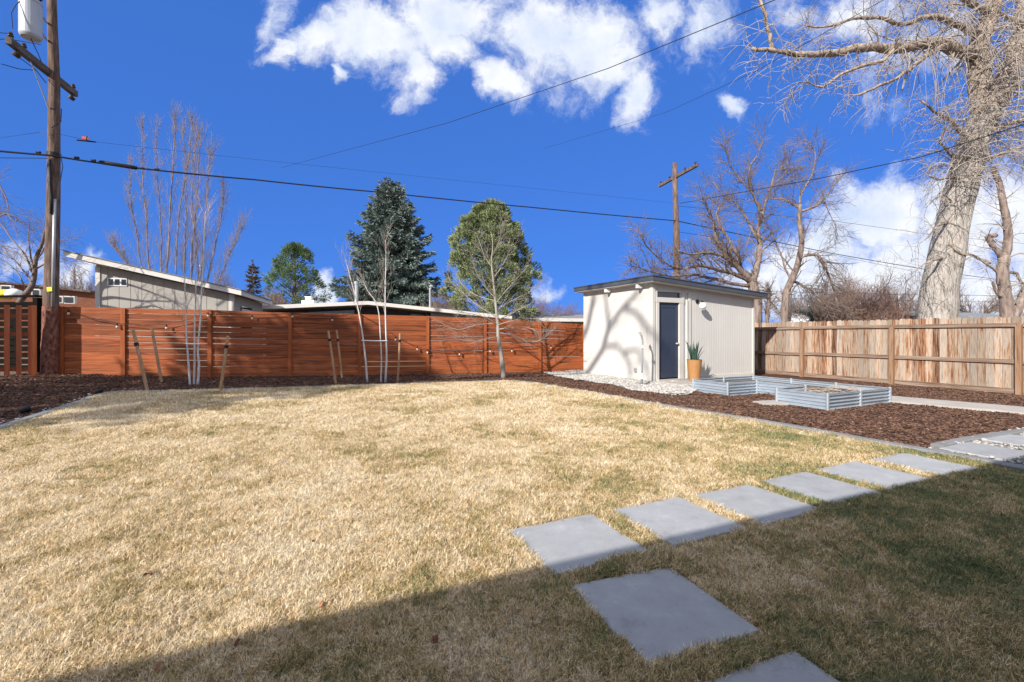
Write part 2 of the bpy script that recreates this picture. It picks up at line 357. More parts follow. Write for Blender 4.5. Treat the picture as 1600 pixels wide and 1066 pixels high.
    e[0].position = .3; e[0].color = (.52,.63,.84,1); e[1].position = .56; e[1].color = (.88,.90,.94,1); l.new(sh.outputs['Fac'], cr.inputs['Fac'])
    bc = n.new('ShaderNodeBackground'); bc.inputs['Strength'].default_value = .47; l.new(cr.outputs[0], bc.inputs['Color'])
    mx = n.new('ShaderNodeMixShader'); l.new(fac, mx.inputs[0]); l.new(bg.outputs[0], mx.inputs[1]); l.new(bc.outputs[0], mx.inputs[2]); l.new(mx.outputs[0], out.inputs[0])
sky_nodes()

# ---------------------------------------------------------------- ground
random.seed(4)
def ground():
    xs = list(np.concatenate([np.array([-1500,-600,-250,-120,-70,-40]), np.arange(-28, 29, .5), np.array([40,70,120,250,600,1500])]))
    ys = list(np.concatenate([np.array([-600,-200,-80,-40,-20]), np.arange(-12, 30, .5), np.array([35,45,60,90,150,300,700,2000])]))
    mb = MB(); nx = len(xs)
    mb.add([(x, y, T(x, y)-.02) for y in ys for x in xs], [(j*nx+i, j*nx+i+1, (j+1)*nx+i+1, (j+1)*nx+i) for j in range(len(ys)-1) for i in range(nx-1)])
    o = mb.build('ground', m_ground, smooth=True); tag(o, kind='structure')
ground()
# fence lines
def RF(x, off=0):     # red fence base point at picture column x; off = towards the camera
    k = (x-800)/F; Y = (15.946-off*1.051)/(1-.323*k); return Vector((k*Y, Y, 0))
def OF(x):            # old fence
    k = (x-800)/F; Y = 16.65/(k+.5); return Vector((k*Y, Y, 0))
yard = [RF(97)+Vector((-.6,-.2,0)), RF(97), RF(912), Vector((7.47,18.36,0)), Vector((16.2,.9,0)), Vector((15,-3,0)), Vector((-7,-3,0)), Vector((-10.5,6,0)), Vector((-12.6,11.1,0))]
o, _ = poly_sheet('mulch_bed', m_mulch, yard, .0, .28, bump=.03); tag(o, kind='structure'); MULCH = o
kerbR = [G(830,600), G(860,606), G(933,618), G(1006,632), G(1080,644.5), G(1153,656.5), G(1234,670), G(1319,686), G(1403,702), G(1512,721), G(1600,739)]
dd = (kerbR[-1]-kerbR[-3]).normalized(); kerbR += [kerbR[-1]+dd*3, kerbR[-1]+dd*6]
kerbL = [G(0,672.6), G(75,648), G(113,635.5), G(150,623), G(168,617), G(200,615), G(263,614.5), G(338,612), G(413,610.5), G(488,607.5), G(600,604), G(700,601), G(760,598.5), G(800,598)]
dl = (kerbL[0]-kerbL[1]).normalized(); kerbL = [kerbL[0]+dl*8, kerbL[0]+dl*4]+kerbL
kerb = kerbL+kerbR
def smooth_line(pts, it=2):
    for _ in range(it):
        q = [pts[0]]
        for a, b in zip(pts, pts[1:]): q += [a.lerp(b, .25), a.lerp(b, .75)]
        pts = q+[pts[-1]]
    return pts
kerb = smooth_line(kerb)
lawn_poly = kerb
o, lawn_in = poly_sheet('lawn', m_turf, [(p.x, p.y) for p in kerb], .018, .25, bump=.02, seed=3); tag(o, kind='structure')
def build_kerb(name, line, wdt, hgt, mat):
    mb = MB(); n = len(line); vs = []
    for i, p in enumerate(line):
        t = (line[min(i+1, n-1)]-line[max(i-1, 0)]); t.z = 0; t.normalize(); s = Vector((-t.y, t.x, 0))
        z = T(p.x, p.y); c = Vector((p.x, p.y, 0)); k = .35
        for (a, h) in ((-.5, -.05), (-.5, hgt-.012), (-.38, hgt), (.38, hgt), (.5, hgt-.012), (.5, -.05)):
            q = c+s*(a*wdt); vs.append((q.x, q.y, z+h+.004*mn.noise(q*1.7)))
    mb.add(vs, [(i*6+j, i*6+j+1, (i+1)*6+j+1, (i+1)*6+j) for i in range(n-1) for j in range(5)]+[(0,1,2,3,4,5), tuple((n-1)*6+j for j in (5,4,3,2,1,0))])
    return tag(mb.build(name, mat, smooth=False), kind='structure')
build_kerb('kerb', kerb, .15, .062, m_kerb)

# gravel areas
gr1 = [G(850,583.5), G(905,582), G(1030,588), G(1100,602), G(1080,617), G(1043,618), G(994,612.5), G(957,603), G(909,596), G(868,589)]
gr2 = [G(1446,705.5), G(1492,695), G(1540,684), G(1600,673), G(1700,680), G(1800,740), G(1700,757), G(1600,732), G(1512,715)]
gr1[1] = RF(905, .02); gr1[2] = Vector((3.7,13.2,0)); 
o, in1 = poly_sheet('gravel_strip', m_gravel, gr1, .03, .2, bump=.02, seed=5); tag(o, kind='structure')
o, in2 = poly_sheet('gravel_path', m_gravel, gr2, .03, .2, bump=.01, seed=6); tag(o, kind='structure')

# ---------------------------------------------------------------- paving slabs
def slab(name, corners, zt, thick, mat, label, cat, group=None, bev=.006):
    c = sum(corners, Vector())/4; mb = MB()
    cs = [Vector((p.x, p.y, 0)) for p in corners]; cen = Vector((c.x, c.y, 0)); zb = T(c.x, c.y)
    ins = [p+(cen-p).normalized()*bev*1.4 for p in cs]
    # ordered polygon, lifted a little off level
    tl = random.uniform(-.003,.003)
    rings = [[p+Z*(zb+zt-thick) for p in cs], [p+Z*(zb+zt-bev) for p in cs], [p+Z*(zb+zt) for p in ins]]
    mb.add([q for r_ in rings for q in r_], [(i, (i+1) % 4, 4+(i+1) % 4, 4+i) for i in range(4)]+[(4+i, 4+(i+1) % 4, 8+(i+1) % 4, 8+i) for i in range(4)]+[(8,9,10,11)])
    o = mb.build(name, mat, loc=(c.x, c.y, zb)); return tag(o, label, cat, group)
uP = Vector((math.sin(R(65.5)), math.cos(R(65.5)), 0)); vP = Vector((-uP.y, uP.x, 0))
lefts = [(797,829),(958,798),(1084,775),(1187,752.5),(1276,734),(1357.5,718.8)]
plab = ['sunlit square concrete stepping slab starting the row, nearest the open lawn middle', 'second square slab of the row, half way lit with a shadow along its near edge', 'third square slab in the diagonal row across the lawn',
        'fourth square slab in the diagonal row, counted from the lawn middle', 'fifth square slab of the row, one before the slab at the edging', 'last square slab of the lawn row, beside the concrete edging']
STONES = []
for (x, y), lb in zip(lefts, plab):
    p = G(x, y, .03); a = random.uniform(-.012,.012); uu = uP+vP*a; vv = vP-uP*a
    p = p-uu*.01+vv*.01; cs = [p, p-vv*.655, p-vv*.655+uu*.69, p+uu*.69]
    slab('stepping_slab', cs, .036, .07, m_concrete, lb, 'paving slab', 'stepping slabs across the lawn'); STONES.append(cs)
cs = [G(890,914,.03), G(1010,1041,.03), G(1190,985,.03), G(1045,884,.03)]
slab('stepping_slab', cs, .03, .07, m_concrete, 'large blue-grey slab lying wholly in the house shadow, set askew below the row', 'paving slab', 'stepping slabs across the lawn'); STONES.append(cs)
t = G(1240,1014,.03); du = Vector((math.sin(R(69)), math.cos(R(69)), 0)); dv = Vector((-du.y, du.x, 0))
cs = [t-du*.66, t-du*.66-dv*.66, t-dv*.66, t]
slab('stepping_slab', cs, .03, .07, m_concrete, 'shaded slab cut off by the bottom edge of the picture', 'paving slab', 'stepping slabs across the lawn'); STONES.append(cs)
for (x, y, lu, lv, lb) in ((1467,699,.74,.56,'pale slab in white gravel just beyond the edging, half in shadow'), (1531,685,.74,.56,'pale slab in gravel behind the half shaded one, next to mulch'), (1592,673.5,.8,.56,'pale slab at the right picture edge, farthest along the gravel path')):
    p = G(x, y, .05); cs = [p, p-vP*lv, p-vP*lv+uP*lu, p+uP*lu]
    slab('stepping_slab', cs, .045, .07, m_concrete, lb, 'paving slab', 'slabs in the gravel path'); STONES.append(cs)
p = G(1464,694,.06); q = G(1512,684,.06); r_ = G(1562,676.5,.06)
ln = [p, q, r_, r_+(r_-q).normalized()*2.5]
build_kerb('kerb_strip', ln, .13, .06, m_kerb)
# path along the old fence and slab in the planter notch
cs = [G(1415,623,.02), G(1415,631,.02), G(1640,649.5,.02), G(1640,642,.02)]
d1 = (cs[3]-cs[0]); d1.normalize(); cs[3] += d1*3; cs[2] += d1*3; cs[0] -= d1*2.0; cs[1] -= d1*.8
mb = MB(); 
mb.hexa([Vector((c.x, c.y, T(c.x,c.y)-.05)) for c in cs], [Vector((c.x, c.y, T(c.x,c.y)+.045)) for c in cs])
tag(mb.build('path', m_conclight), kind='structure')
PATHQ = cs
cs = [G(1176,627,.04), G(1192,631,.04), G(1232,631,.04), G(1212,625,.04)]
slab('stepping_slab', cs, .045, .06, m_conclight, 'sandy slab lying in the mulch in the notch of the metal planter', 'paving slab'); STONES.append(cs)

# ---------------------------------------------------------------- scattered stuff (self-contained geometry nodes)
def quad_inside(q, x, y):
    s = None
    for i in range(4):
        a, b = q[i], q[(i+1) % 4]; c = (b.x-a.x)*(y-a.y)-(b.y-a.y)*(x-a.x)
        if s is None: s = c > 0
        elif (c > 0) != s: return False
    return True
def scatter(name, variants, pts, scl, mat, label_kind='stuff', tilt=.2, seed=0):
    nv = len(variants); V_, F_, var, isp, sc_ = [], [], [], [], []
    for k, (vs, fs) in enumerate(variants):
        o = len(V_); V_ += [tuple(v) for v in vs]; F_ += [tuple(i+o for i in f) for f in fs]; var += [k]*len(vs); isp += [0]*len(vs); sc_ += [1.0]*len(vs)
    rng = np.random.default_rng(seed)
    n = len(pts); V_ += [tuple(p) for p in pts]; var += rng.integers(0, nv, n).tolist(); isp += [1]*n; sc_ += list(scl)
    me = bpy.data.meshes.new(name); me.from_pydata(V_, [], F_); me.materials.append(mat)
    a = me.attributes.new('variant', 'INT', 'POINT'); a.data.foreach_set('value', var)
    a = me.attributes.new('is_point', 'INT', 'POINT'); a.data.foreach_set('value', isp)
    a = me.attributes.new('psize', 'FLOAT', 'POINT'); a.data.foreach_set('value', sc_)
    ob = bpy.data.objects.new(name, me); C.objects.link(ob); tag(ob, kind='stuff')
    g = bpy.data.node_groups.new(name+'_scatter', 'GeometryNodeTree')
    g.interface.new_socket('Geometry', in_out='INPUT', socket_type='NodeSocketGeometry'); g.interface.new_socket('Geometry', in_out='OUTPUT', socket_type='NodeSocketGeometry')
    N = g.nodes; l = g.links; gi = N.new('NodeGroupInput'); go = N.new('NodeGroupOutput'); jo = N.new('GeometryNodeJoinGeometry')
    def attr(nm, ty):
        t = N.new('GeometryNodeInputNamedAttribute'); t.data_type = ty; t.inputs['Name'].default_value = nm; return t.outputs['Attribute']
    va = attr('variant', 'INT'); ip = attr('is_point', 'INT'); ps = attr('psize', 'FLOAT')
    rv = N.new('FunctionNodeRandomValue'); rv.data_type = 'FLOAT_VECTOR'
    rv.inputs[0].default_value = (-tilt, -tilt, 0); rv.inputs[1].default_value = (tilt, tilt, 6.283)
    for k in range(nv):
        def sel(pt):
            c1 = N.new('FunctionNodeCompare'); c1.data_type = 'INT'; c1.operation = 'EQUAL'; l.new(va, c1.inputs[2]); c1.inputs[3].default_value = k
            c2 = N.new('FunctionNodeCompare'); c2.data_type = 'INT'; c2.operation = 'EQUAL'; l.new(ip, c2.inputs[2]); c2.inputs[3].default_value = pt
            b = N.new('FunctionNodeBooleanMath'); b.operation = 'AND'; l.new(c1.outputs[0], b.inputs[0]); l.new(c2.outputs[0], b.inputs[1]); return b.outputs[0]
        s0 = N.new('GeometryNodeSeparateGeometry'); s0.domain = 'POINT'; l.new(gi.outputs[0], s0.inputs[0]); l.new(sel(0), s0.inputs[1])
        s1 = N.new('GeometryNodeSeparateGeometry'); s1.domain = 'POINT'; l.new(gi.outputs[0], s1.inputs[0]); l.new(sel(1), s1.inputs[1])
        ins = N.new('GeometryNodeInstanceOnPoints'); l.new(s1.outputs[0], ins.inputs['Points']); l.new(s0.outputs[0], ins.inputs['Instance'])
        l.new(rv.outputs[0], ins.inputs['Rotation']); l.new(ps, ins.inputs['Scale']); l.new(ins.outputs[0], jo.inputs[0])
    l.new(jo.outputs[0], go.inputs[0])
    md = ob.modifiers.new('scatter', 'NODES'); md.node_group = g
    return ob
rng = np.random.default_rng(11)
def tuft(nb, rad, hmin, hmax, wid, seed):
    r = random.Random(seed); vs = []; fs = []
    for _ in range(nb):
        a = r.uniform(0, 6.283); d = rad*math.sqrt(r.random()); x, y = d*math.cos(a), d*math.sin(a)
        h = r.uniform(hmin, hmax); b = r.uniform(0, 6.283); lean = r.uniform(.3, 1.3)*h; w_ = wid*r.uniform(.6, 1.3)
        dx, dy = math.cos(b), math.sin(b); c = b+1.57+r.uniform(-.6,.6); wx, wy = math.cos(c)*w_/2, math.sin(c)*w_/2
        k = r.uniform(.35,.9)
        o = len(vs)
        vs += [(x-wx, y-wy, -.004), (x+wx, y+wy, -.004), (x+dx*lean*.4-wx*.8, y+dy*lean*.4-wy*.8, h*.62*k+.002), (x+dx*lean*.4+wx*.8, y+dy*lean*.4+wy*.8, h*.62*k+.002), (x+dx*lean, y+dy*lean, h*k)]
        fs += [(o, o+1, o+3, o+2), (o+2, o+3, o+4)]
    return vs, fs
tufts = [tuft(30, .035, .018, .052, .0034, s) for s in range(7)]
def lawn_points():
    pts = []; scl = []
    bands = [(1.2,2.6,5200,.80),(2.6,4,3600,.9),(4,6,2500,1.02),(6,8.5,1600,1.22),(8.5,13,1000,1.5)]
    for (y0, y1, den, s) in bands:
        x0, x1 = -1.25*y1, 1.25*y1; n = int((x1-x0)*(y1-y0)*den)
        X = rng.uniform(x0, x1, n); Y = rng.uniform(y0, y1, n); J = rng.random(n); 
        ok = (np.abs(X) < 1.28*Y+.9) & np_in(kerb, X, Y)
        for q in STONES[:8]: ok &= ~np_in(q, X, Y)
        X, Y, J = X[ok], Y[ok], J[ok]
        for x, y, j in zip(X, Y, J):
            # clumping
            c = mn.noise(Vector((x*3.1, y*3.1, 0)))+.5*mn.noise(Vector((x*9, y*9, 4)))
            if j > .85+.35*c: continue
            pts.append((x, y, T(x, y)+.018+.02*mn.noise(Vector((x*2.3, y*2.3, 3))))); scl.append(s*(.8+.45*j+.22*c))
    return pts, scl
pts, scl = lawn_points()
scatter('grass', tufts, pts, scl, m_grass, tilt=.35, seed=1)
print('grass tufts', len(pts))
def chip(l_, w_, h_, s):
    r = random.Random(s); 
    vs = [(-l_/2, -w_/2*r.uniform(.4,1), -h_/2), (l_/2, -w_/2*r.uniform(.4,1), -h_/2), (l_/2*r.uniform(.7,1), w_/2, -h_/2), (-l_/2*r.uniform(.7,1), w_/2*r.uniform(.5,1), -h_/2)]
    vs += [(a*r.uniform(.7,1), b*r.uniform(.7,1), h_/2) for a, b, c in vs]
    return vs, [(0,3,2,1),(4,5,6,7),(0,1,5,4),(1,2,6,5),(2,3,7,6),(3,0,4,7)]
chips = [chip(.07,.022,.008,1), chip(.045,.03,.01,2), chip(.09,.014,.007,3), chip(.035,.025,.008,4)]
def scatter_pts(n, box, test, dz, smin, smax, seed):
    g = np.random.default_rng(seed); P_ = []; S = []
    X = g.uniform(box[0], box[1], n); Y = g.uniform(box[2], box[3], n); J = g.random(n)
    ok = test(X, Y); X, Y, J = X[ok], Y[ok], J[ok]
    for x, y, j in zip(X, Y, J):
        if 1: P_.append((x, y, T(x, y)+dz+.03*mn.noise(Vector((x*2.3, y*2.3, 0)))+.01*j)); S.append(smin+(smax-smin)*j*j)
    return P_, S
SH0 = Vector((3.81,12.32,0))
def in_shed(x, y, m=0):
    X, Y = x-SH0.x, y-SH0.y; a = X*U.x+Y*U.y; b = X*V.x+Y*V.y; return (a > -m) & (a < 4.1+m) & (b > -m) & (b < 3.18+m)
BED0 = Vector((5.70,8.22,0))
def in_bed(x, y):
    X, Y = x-BED0.x, y-BED0.y; a = X*U.x+Y*U.y; b = X*V.x+Y*V.y
    return (a > 0) & (a < 2.1) & (b > 0) & (b < 3.0) & ~((a < .9) & (b > .95) & (b < 2.0))
yd = [Vector((p.x, p.y, 0)) for p in yard]
def mulch_ok(x, y):
    ok = (np.abs(x) < 1.25*y+.5) & ~np_in(kerb, x, y) & ~np_in(gr1, x, y) & ~np_in(gr2, x, y) & ~in_shed(x, y) & ~in_bed(x, y) & ~np_in(PATHQ, x, y) & np_in(yd, x, y)
    for q in STONES[8:]: ok &= ~np_in(q, x, y)
    return ok
def not_slab(x, y):
    ok = np.ones(len(x), bool)
    for q in STONES[8:]: ok &= ~np_in(q, x, y)
    return ok
p1, s1 = scatter_pts(160000, (2, 12.5, 3.5, 13), mulch_ok, .005, .35, 1.25, 5)
p2, s2 = scatter_pts(90000, (-12.6, 4, 6, 17), mulch_ok, .005, .5, 1.5, 6)
scatter('wood_chips', chips, p1+p2, s1+s2, m_chip, tilt=.45, seed=2)
print('chips', len(p1)+len(p2))
def pebble(s):
    import bmesh
    r = random.Random(s); bm = bmesh.new(); bmesh.ops.create_icosphere(bm, subdivisions=1, radius=.5)
    ax = (r.uniform(.8,1.3), r.uniform(.6,1), r.uniform(.4,.7))
    vs = [(v.co.x*ax[0]*r.uniform(.85,1.1), v.co.y*ax[1]*r.uniform(.85,1.1), v.co.z*ax[2]*r.uniform(.85,1.1)) for v in bm.verts]
    fs = [tuple(v.index for v in f.verts) for f in bm.faces]; bm.free(); return vs, fs
pebs = [pebble(s) for s in range(4)]
q1, t1 = scatter_pts(60000, (.5, 8, 9, 17.2), lambda x, y: np_in(gr1, x, y) & ~in_shed(x, y), .03, .03, .085, 8)
q2, t2 = scatter_pts(9000, (4, 12, 3, 8), lambda x, y: np_in(gr2, x, y) & not_slab(x, y), .035, .03, .085, 9)
def near_kerb(x, y):   # stray pebbles along the inside of the left and rear edging
    dm = np.full(len(x), 9.0)
    for p in kl_: dm = np.minimum(dm, np.hypot(x-p.x, y-p.y))
    return (np.abs(x) < 1.2*y) & ~np_in(kerb, x, y) & (dm < .30)
kl_ = [p for p in kerb if p.y > 4][:70]
q3, t3 = scatter_pts(9000, (-10, 2, 5, 14), near_kerb, .012, .025, .06, 10)
keep = [i for i in range(len(q3)) if random.random() < (.9 if q3[i][0] < -6 else .35)]
scatter('pebbles', pebs, q1+q2+[q3[i] for i in keep], t1+t2+[t3[i] for i in keep], m_pebble, tilt=.5, seed=3)

# ---------------------------------------------------------------- red horizontal fence
PX = [97,193,328,453,562,668,758,843,912,1010,1100]
TOPY = [479,481,483.5,488,490.5,493.5,497,502,507,512,516]; BOTY = [584,587.5,589.5,588.5,587.5,585.5,584.5,582,580,578,577]
def red_fence():
    b0 = RF(97); rt = root('horizontal_board_fence', (b0.x, b0.y, T(b0.x, b0.y)), 'long red-brown stained fence of horizontal boards across the back of the yard', 'fence')
    d = Vector((1, .323, 0)).normalized(); nrm = Vector((.323, -1, 0)).normalized()    # nrm towards camera
    rr = random.Random(7); ends = []
    for x, ty, by in zip(PX, TOPY, BOTY):
        b = RF(x); ends.append((b, CH+(HY-ty)*b.y/F, CH+(HY-by)*b.y/F-.03))
    b = Vector((7.3,18.30,0)); ends[-1] = (b, 1.70, 0.0)
    for i, (b, zt, zb) in enumerate(ends):
        mb = MB(); wd = .10
        mb.box(b-d*wd/2+Vector((0,0,zb-.05))+nrm*.016, d*wd, nrm*.035, Z*(zt-zb+.04))
        mb.box(b-d*.045+Vector((0,0,zb-.05))-nrm*.12, d*.09, nrm*.09, Z*(zt-zb+.02))
        mb.build('post', m_redpost, rt)
    for i in range(len(ends)-1):
        (a, za, ba), (b, zb_, bb) = ends[i], ends[i+1]; mb = MB(); nb = 12; h = za-ba
        dirv = (b-a); hgts = [0]; 
        ws = [rr.uniform(.93,1.06) for _ in range(nb)]; s = sum(ws); cum = 0
        for k in range(nb):
            f0 = cum/s; cum += ws[k]; f1 = cum/s
            gap = rr.choice([.003,.006,.010,.014,.018]) if i > 0 else rr.choice([.001,.003,.004,.008])
            def zz(f, e): return (ba+(za-ba)*f) if e == 0 else (bb+(zb_-bb)*f)
            wob = rr.uniform(-.004,.004); w2 = rr.uniform(-.004,.004); off = rr.uniform(0,.005)
            bl = [a+Z*(zz(f0,0)+wob), b+Z*(zz(f0,1)+w2)]; tl = [a+Z*(zz(f1,0)-gap+wob*.5), b+Z*(zz(f1,1)-gap+w2*.5)]
            n0 = nrm*(.0+off); n1 = nrm*(-.02+off)
            mb.add([bl[0]+n1, bl[1]+n1, bl[1]+n0, bl[0]+n0, tl[0]+n1, tl[1]+n1, tl[1]+n0, tl[0]+n0], [(0,3,2,1),(4,5,6,7),(0,1,5,4),(1,2,6,5),(2,3,7,6),(3,0,4,7)])
        mb.build('board_panel', m_redwood, rt)
    return rt
red_fence()
# ---------------------------------------------------------------- old picket fence on the right
def old_fence():
    b0 = OF(1396); rt = root('vertical_board_fence', (b0.x, b0.y, 0), 'weathered grey and orange vertical board fence with three rails along the right side', 'fence')
    d = Vector((.447, -.894, 0)).normalized(); nrm = Vector((-d.y, d.x, 0)); nrm = -nrm if nrm.dot(Vector((-1,-.5,0))) < 0 else nrm
    start = OF(1396)-d*7.25; rr = random.Random(3); span = 2.41
    for k in range(8):
        p = start+d*span*k; z0 = -.06
        mb = MB(); mb.box(p-d*.05+Z*(z0-.05), d*.10, nrm*.095, Z*1.70)
        mb.build('post', m_oldpost, rt)
    for k in range(7):
        p = start+d*span*k; mb = MB(); n = 17; w_ = span/n
        for i in range(n):
            a = p+d*(w_*i); h = 1.80+rr.uniform(-.015,.015)-.0; g = rr.choice([.002,.003,.006]); t_ = rr.uniform(-.003,.003)
            x0 = a+d*g/2-nrm*(.022+t_); x1 = a+d*(w_-g/2)-nrm*(.022+t_); c = .03; bk = -nrm*.018
            z0 = -.02
            prof = [(x0, z0), (x1, z0), (x1, h-c), (x1-d*c, h), (x0+d*c, h), (x0, h-c)]
            vs = [q+Z*zz for q, zz in prof]+[q+bk+Z*zz for q, zz in prof]
            fs = [(0,1,2,3,4,5), (11,10,9,8,7,6)]+[(i_, i_+6, (i_+1) % 6+6, (i_+1) % 6) for i_ in range(6)]
            mb.add(vs, fs)
        mb.build('board_panel', m_oldwood, rt)
        mb = MB()
        for (z, hh, dp) in ((1.555,.09,.045), (.72,.09,.045), (.03,.12,.035)):
            s = rr.uniform(-.01,.01)
            mb.box(p+d*.052-nrm*.018+Z*(z+s), d*(span-.104), nrm*dp, Z*hh+Vector((0,0,0)))
        build_each(mb, 'rail', m_oldrail, rt)
old_fence()
# ---------------------------------------------------------------- left picket fence and dark fence
def left_fences():
    a = P(52, 586, 11.55); b = P(-60, 600, 10.7); z0 = T(a.x, a.y)
    rt = root('picket_fence', (a.x, a.y, z0), 'short red-brown fence of spaced vertical pickets at the left edge, beside the utility pole', 'fence')
    d = (b-a); d.z = 0; ln = d.length; d.normalize(); nrm = Vector((-d.y, d.x, 0)); nrm = nrm if nrm.dot(Vector((0,-1,0))) > 0 else -nrm
    mb = MB(); ztop = CH+(HY-478)*11.55/F; k = 0; s = 0; rr = random.Random(5)
    while s < ln+4:
        p = a+d*s; w_ = .095
        mb.box(Vector((p.x, p.y, z0+.02-.03*s/2))+nrm*.025, d*w_, nrm*.02, Z*(ztop-z0-.02+rr.uniform(-.01,.01))); s += .20
    mb.build('picket_row', m_picket, rt)
    mb = MB()
    for z in (.12, 1.0, 1.45): mb.box(Vector((a.x, a.y, z0+z))-nrm*.015, d*(ln+4), nrm*.038, Z*.09)
    build_each(mb, 'rail', m_picket, rt)
    mb = MB(); mb.box(Vector((a.x, a.y, z0-.05))-d*.06-nrm*.02, d*.09, nrm*.09, Z*(ztop-z0+.06)); mb.build('post', m_redpost, rt)
    # dark fence behind
    a = P(66, 590, 12.25); b = P(-80, 590, 12.6); z0 = T(a.x, a.y)
    rt = root('old_dark_fence', (a.x, a.y, z0), 'old blackened board fence just behind the red pickets and the utility pole', 'fence')
    d = (b-a); d.z = 0; ln = d.length; d.normalize(); nrm = Vector((-d.y, d.x, 0)); nrm = nrm if nrm.dot(Vector((0,-1,0))) > 0 else -nrm
    mb = MB(); s = 0
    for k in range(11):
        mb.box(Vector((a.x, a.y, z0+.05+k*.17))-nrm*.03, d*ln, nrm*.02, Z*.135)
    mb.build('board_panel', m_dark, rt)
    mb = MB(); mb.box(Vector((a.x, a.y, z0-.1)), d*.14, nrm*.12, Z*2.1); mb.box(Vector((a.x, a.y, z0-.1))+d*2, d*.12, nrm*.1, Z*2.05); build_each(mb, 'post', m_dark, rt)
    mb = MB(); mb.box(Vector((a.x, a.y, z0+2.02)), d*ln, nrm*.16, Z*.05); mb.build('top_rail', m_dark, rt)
left_fences()

# ---------------------------------------------------------------- garden shed
def shed():
    z0 = .06; o = SH0+Z*0; W = 4.1; D = 3.18
    rt = root('garden_shed', (o.x, o.y, z0), 'cream sided garden shed with dark flat sloping roof, navy door and transom window', 'shed')
    def zr(s, t_): return 2.93-.068*(s+.3)      # roof underside height-ish
    def pt(s, t_, z): return o+U*s+V*t_+Z*z
    # base slab
    mb = MB(); mb.box(pt(.01,.01,-.1), U*(W-.02), V*(D-.02), Z*.24); mb.build('foundation', m_concfound, rt)
    # grooved siding panels: each wall is a real corrugated profile (T1-11 grooves)
    def wall(name, s0, s1, along, start, out, ztop):
        mb = MB(); pr = []; s = s0; pitch = .10
        while s < s1-1e-6:
            e = min(s+pitch, s1); pr += [(s, 0), (max(s, e-.010), 0)]
            if e < s1-1e-6: pr += [(e-.008, -.0045), (e-.002, -.0045)]
            s = e
        pr.append((s1, 0))
        n = len(pr); vs = []
        for (q, dep) in pr: vs.append(start+along*q+out*dep+Z*.12)
        for (q, dep) in pr: vs.append(start+along*q+out*dep+Z*ztop(q))
        bi = len(vs)
        vs += [start+along*s0-out*.08+Z*.12, start+along*s1-out*.08+Z*.12, start+along*s0-out*.08+Z*ztop(s0), start+along*s1-out*.08+Z*ztop(s1)]
        fs = [(i, i+1, n+i+1, n+i) for i in range(n-1)]+[(bi+1, bi, bi+2, bi+3), (bi, 0, n, bi+2), (n-1, bi+1, bi+3, 2*n-1)]
        mb.add(vs, fs); return mb
    tp = lambda q: zr(q, 0)-.07
    # front wall in three pieces round the doorway (door s .20-.96)
    ds, de, dz0, dz1 = .20, .95, .19, 2.27
    mbf = wall('w', 1.0, W, U, pt(0,0,0), -V, tp); mbf.build('wall', m_cream, rt)
    mb = MB(); mb.box(pt(.0,.0,.12), U*(ds-.03), V*.08, Z*(tp(0)-.12)); mb.build('wall', m_creamt, rt)
    mb = MB(); mb.box(pt(ds-.03,.0,dz1+.03), U*(1.0-ds+.03), V*.08, Z*.05); mb.box(pt(ds-.03,.0,2.58), U*(1.0-ds+.03), V*.08, Z*(tp(1)-2.58)); mb.box(pt(de+.03,.0,.12), U*(.02), V*.08, Z*(2.3-.12))
    build_each(mb, 'wall', m_creamt, rt)
    wl = wall('w', 0, D-.0, V, pt(-.002,0.0,0), -U, lambda q: tp(0)); wl.build('wall', m_cream, rt)
    mb = MB(); mb.box(pt(W-.08,.085,.12), U*.08, V*(D-.17), Z*(tp(W)-.14)); mb.build('wall', m_cream, rt)
    mb = MB(); mb.hexa([pt(.09,D-.08,.12), pt(W,D-.08,.12), pt(W,D,.12), pt(.09,D,.12)], [pt(.09,D-.08,tp(0)), pt(W,D-.08,tp(W)), pt(W,D,tp(W)), pt(.09,D,tp(0))]); mb.build('wall', m_cream, rt)
    # trims
    mb = MB()
    mb.box(pt(-.030,-.03,.10), U*.095, V*.027, Z*(tp(0)-.12)); mb.box(pt(-.030,-.001,.10), U*.026, V*.09, Z*(tp(0)-.12))
    mb.box(pt(W-.06,-.022,.12), U*.07, V*.02, Z*(tp(W)-.14)); mb.box(pt(-.022,D-.05,.12), U*.018, V*.07, Z*(tp(0)-.14))
    build_each(mb, 'corner_board', m_creamt, rt)
    mb = MB()   # door casing
    mb.box(pt(ds-.09,-.034,.10), U*.09, V*.05, Z*(dz1-.10)); mb.box(pt(de,-.034,.10), U*.16, V*.05, Z*(dz1-.10)); mb.box(pt(ds-.11,-.040,dz1), U*(de-ds+.29), V*.056, Z*.13)
    mb.box(pt(ds-.10,-.032,2.555), U*(de-ds+.42), V*.04, Z*.05); mb.box(pt(de+.10,-.032,dz1+.131), U*.09, V*.04, Z*(2.554-dz1-.131)); mb.box(pt(ds-.115,-.032,dz1+.131), U*.05, V*.04, Z*(2.554-dz1-.131))
    mb.box(pt(1.22,-.045,.14), U*.045, V*.04, Z*(dz1-.05)); mb.box(pt(1.30,-.030,.14), U*.10, V*.024, Z*(2.55-.14))
    build_each(mb, 'door_trim', m_creamt, rt)
    mb = MB(); mb.box(pt(ds-.02,.02,dz1+.135), U*.78, V*.03, Z*(2.55-dz1-.14)); wn = mb.build('window', m_glassdark, rt); 
    mb = MB()
    for s in (ds-.04, de-.01): mb.box(pt(s,.005,dz1+.133), U*.02, V*.012, Z*(2.552-dz1-.135))
    build_each(mb, 'window_frame', m_roofmetal, wn)
    # door
    mb = MB(); dw = de-ds
    mb.box(pt(ds,.035,dz0), U*dw, V*.04, Z*(dz1-dz0))
    door = mb.build('door', m_navy, rt)
    mb = MB()  # raised border leaves one long recessed panel
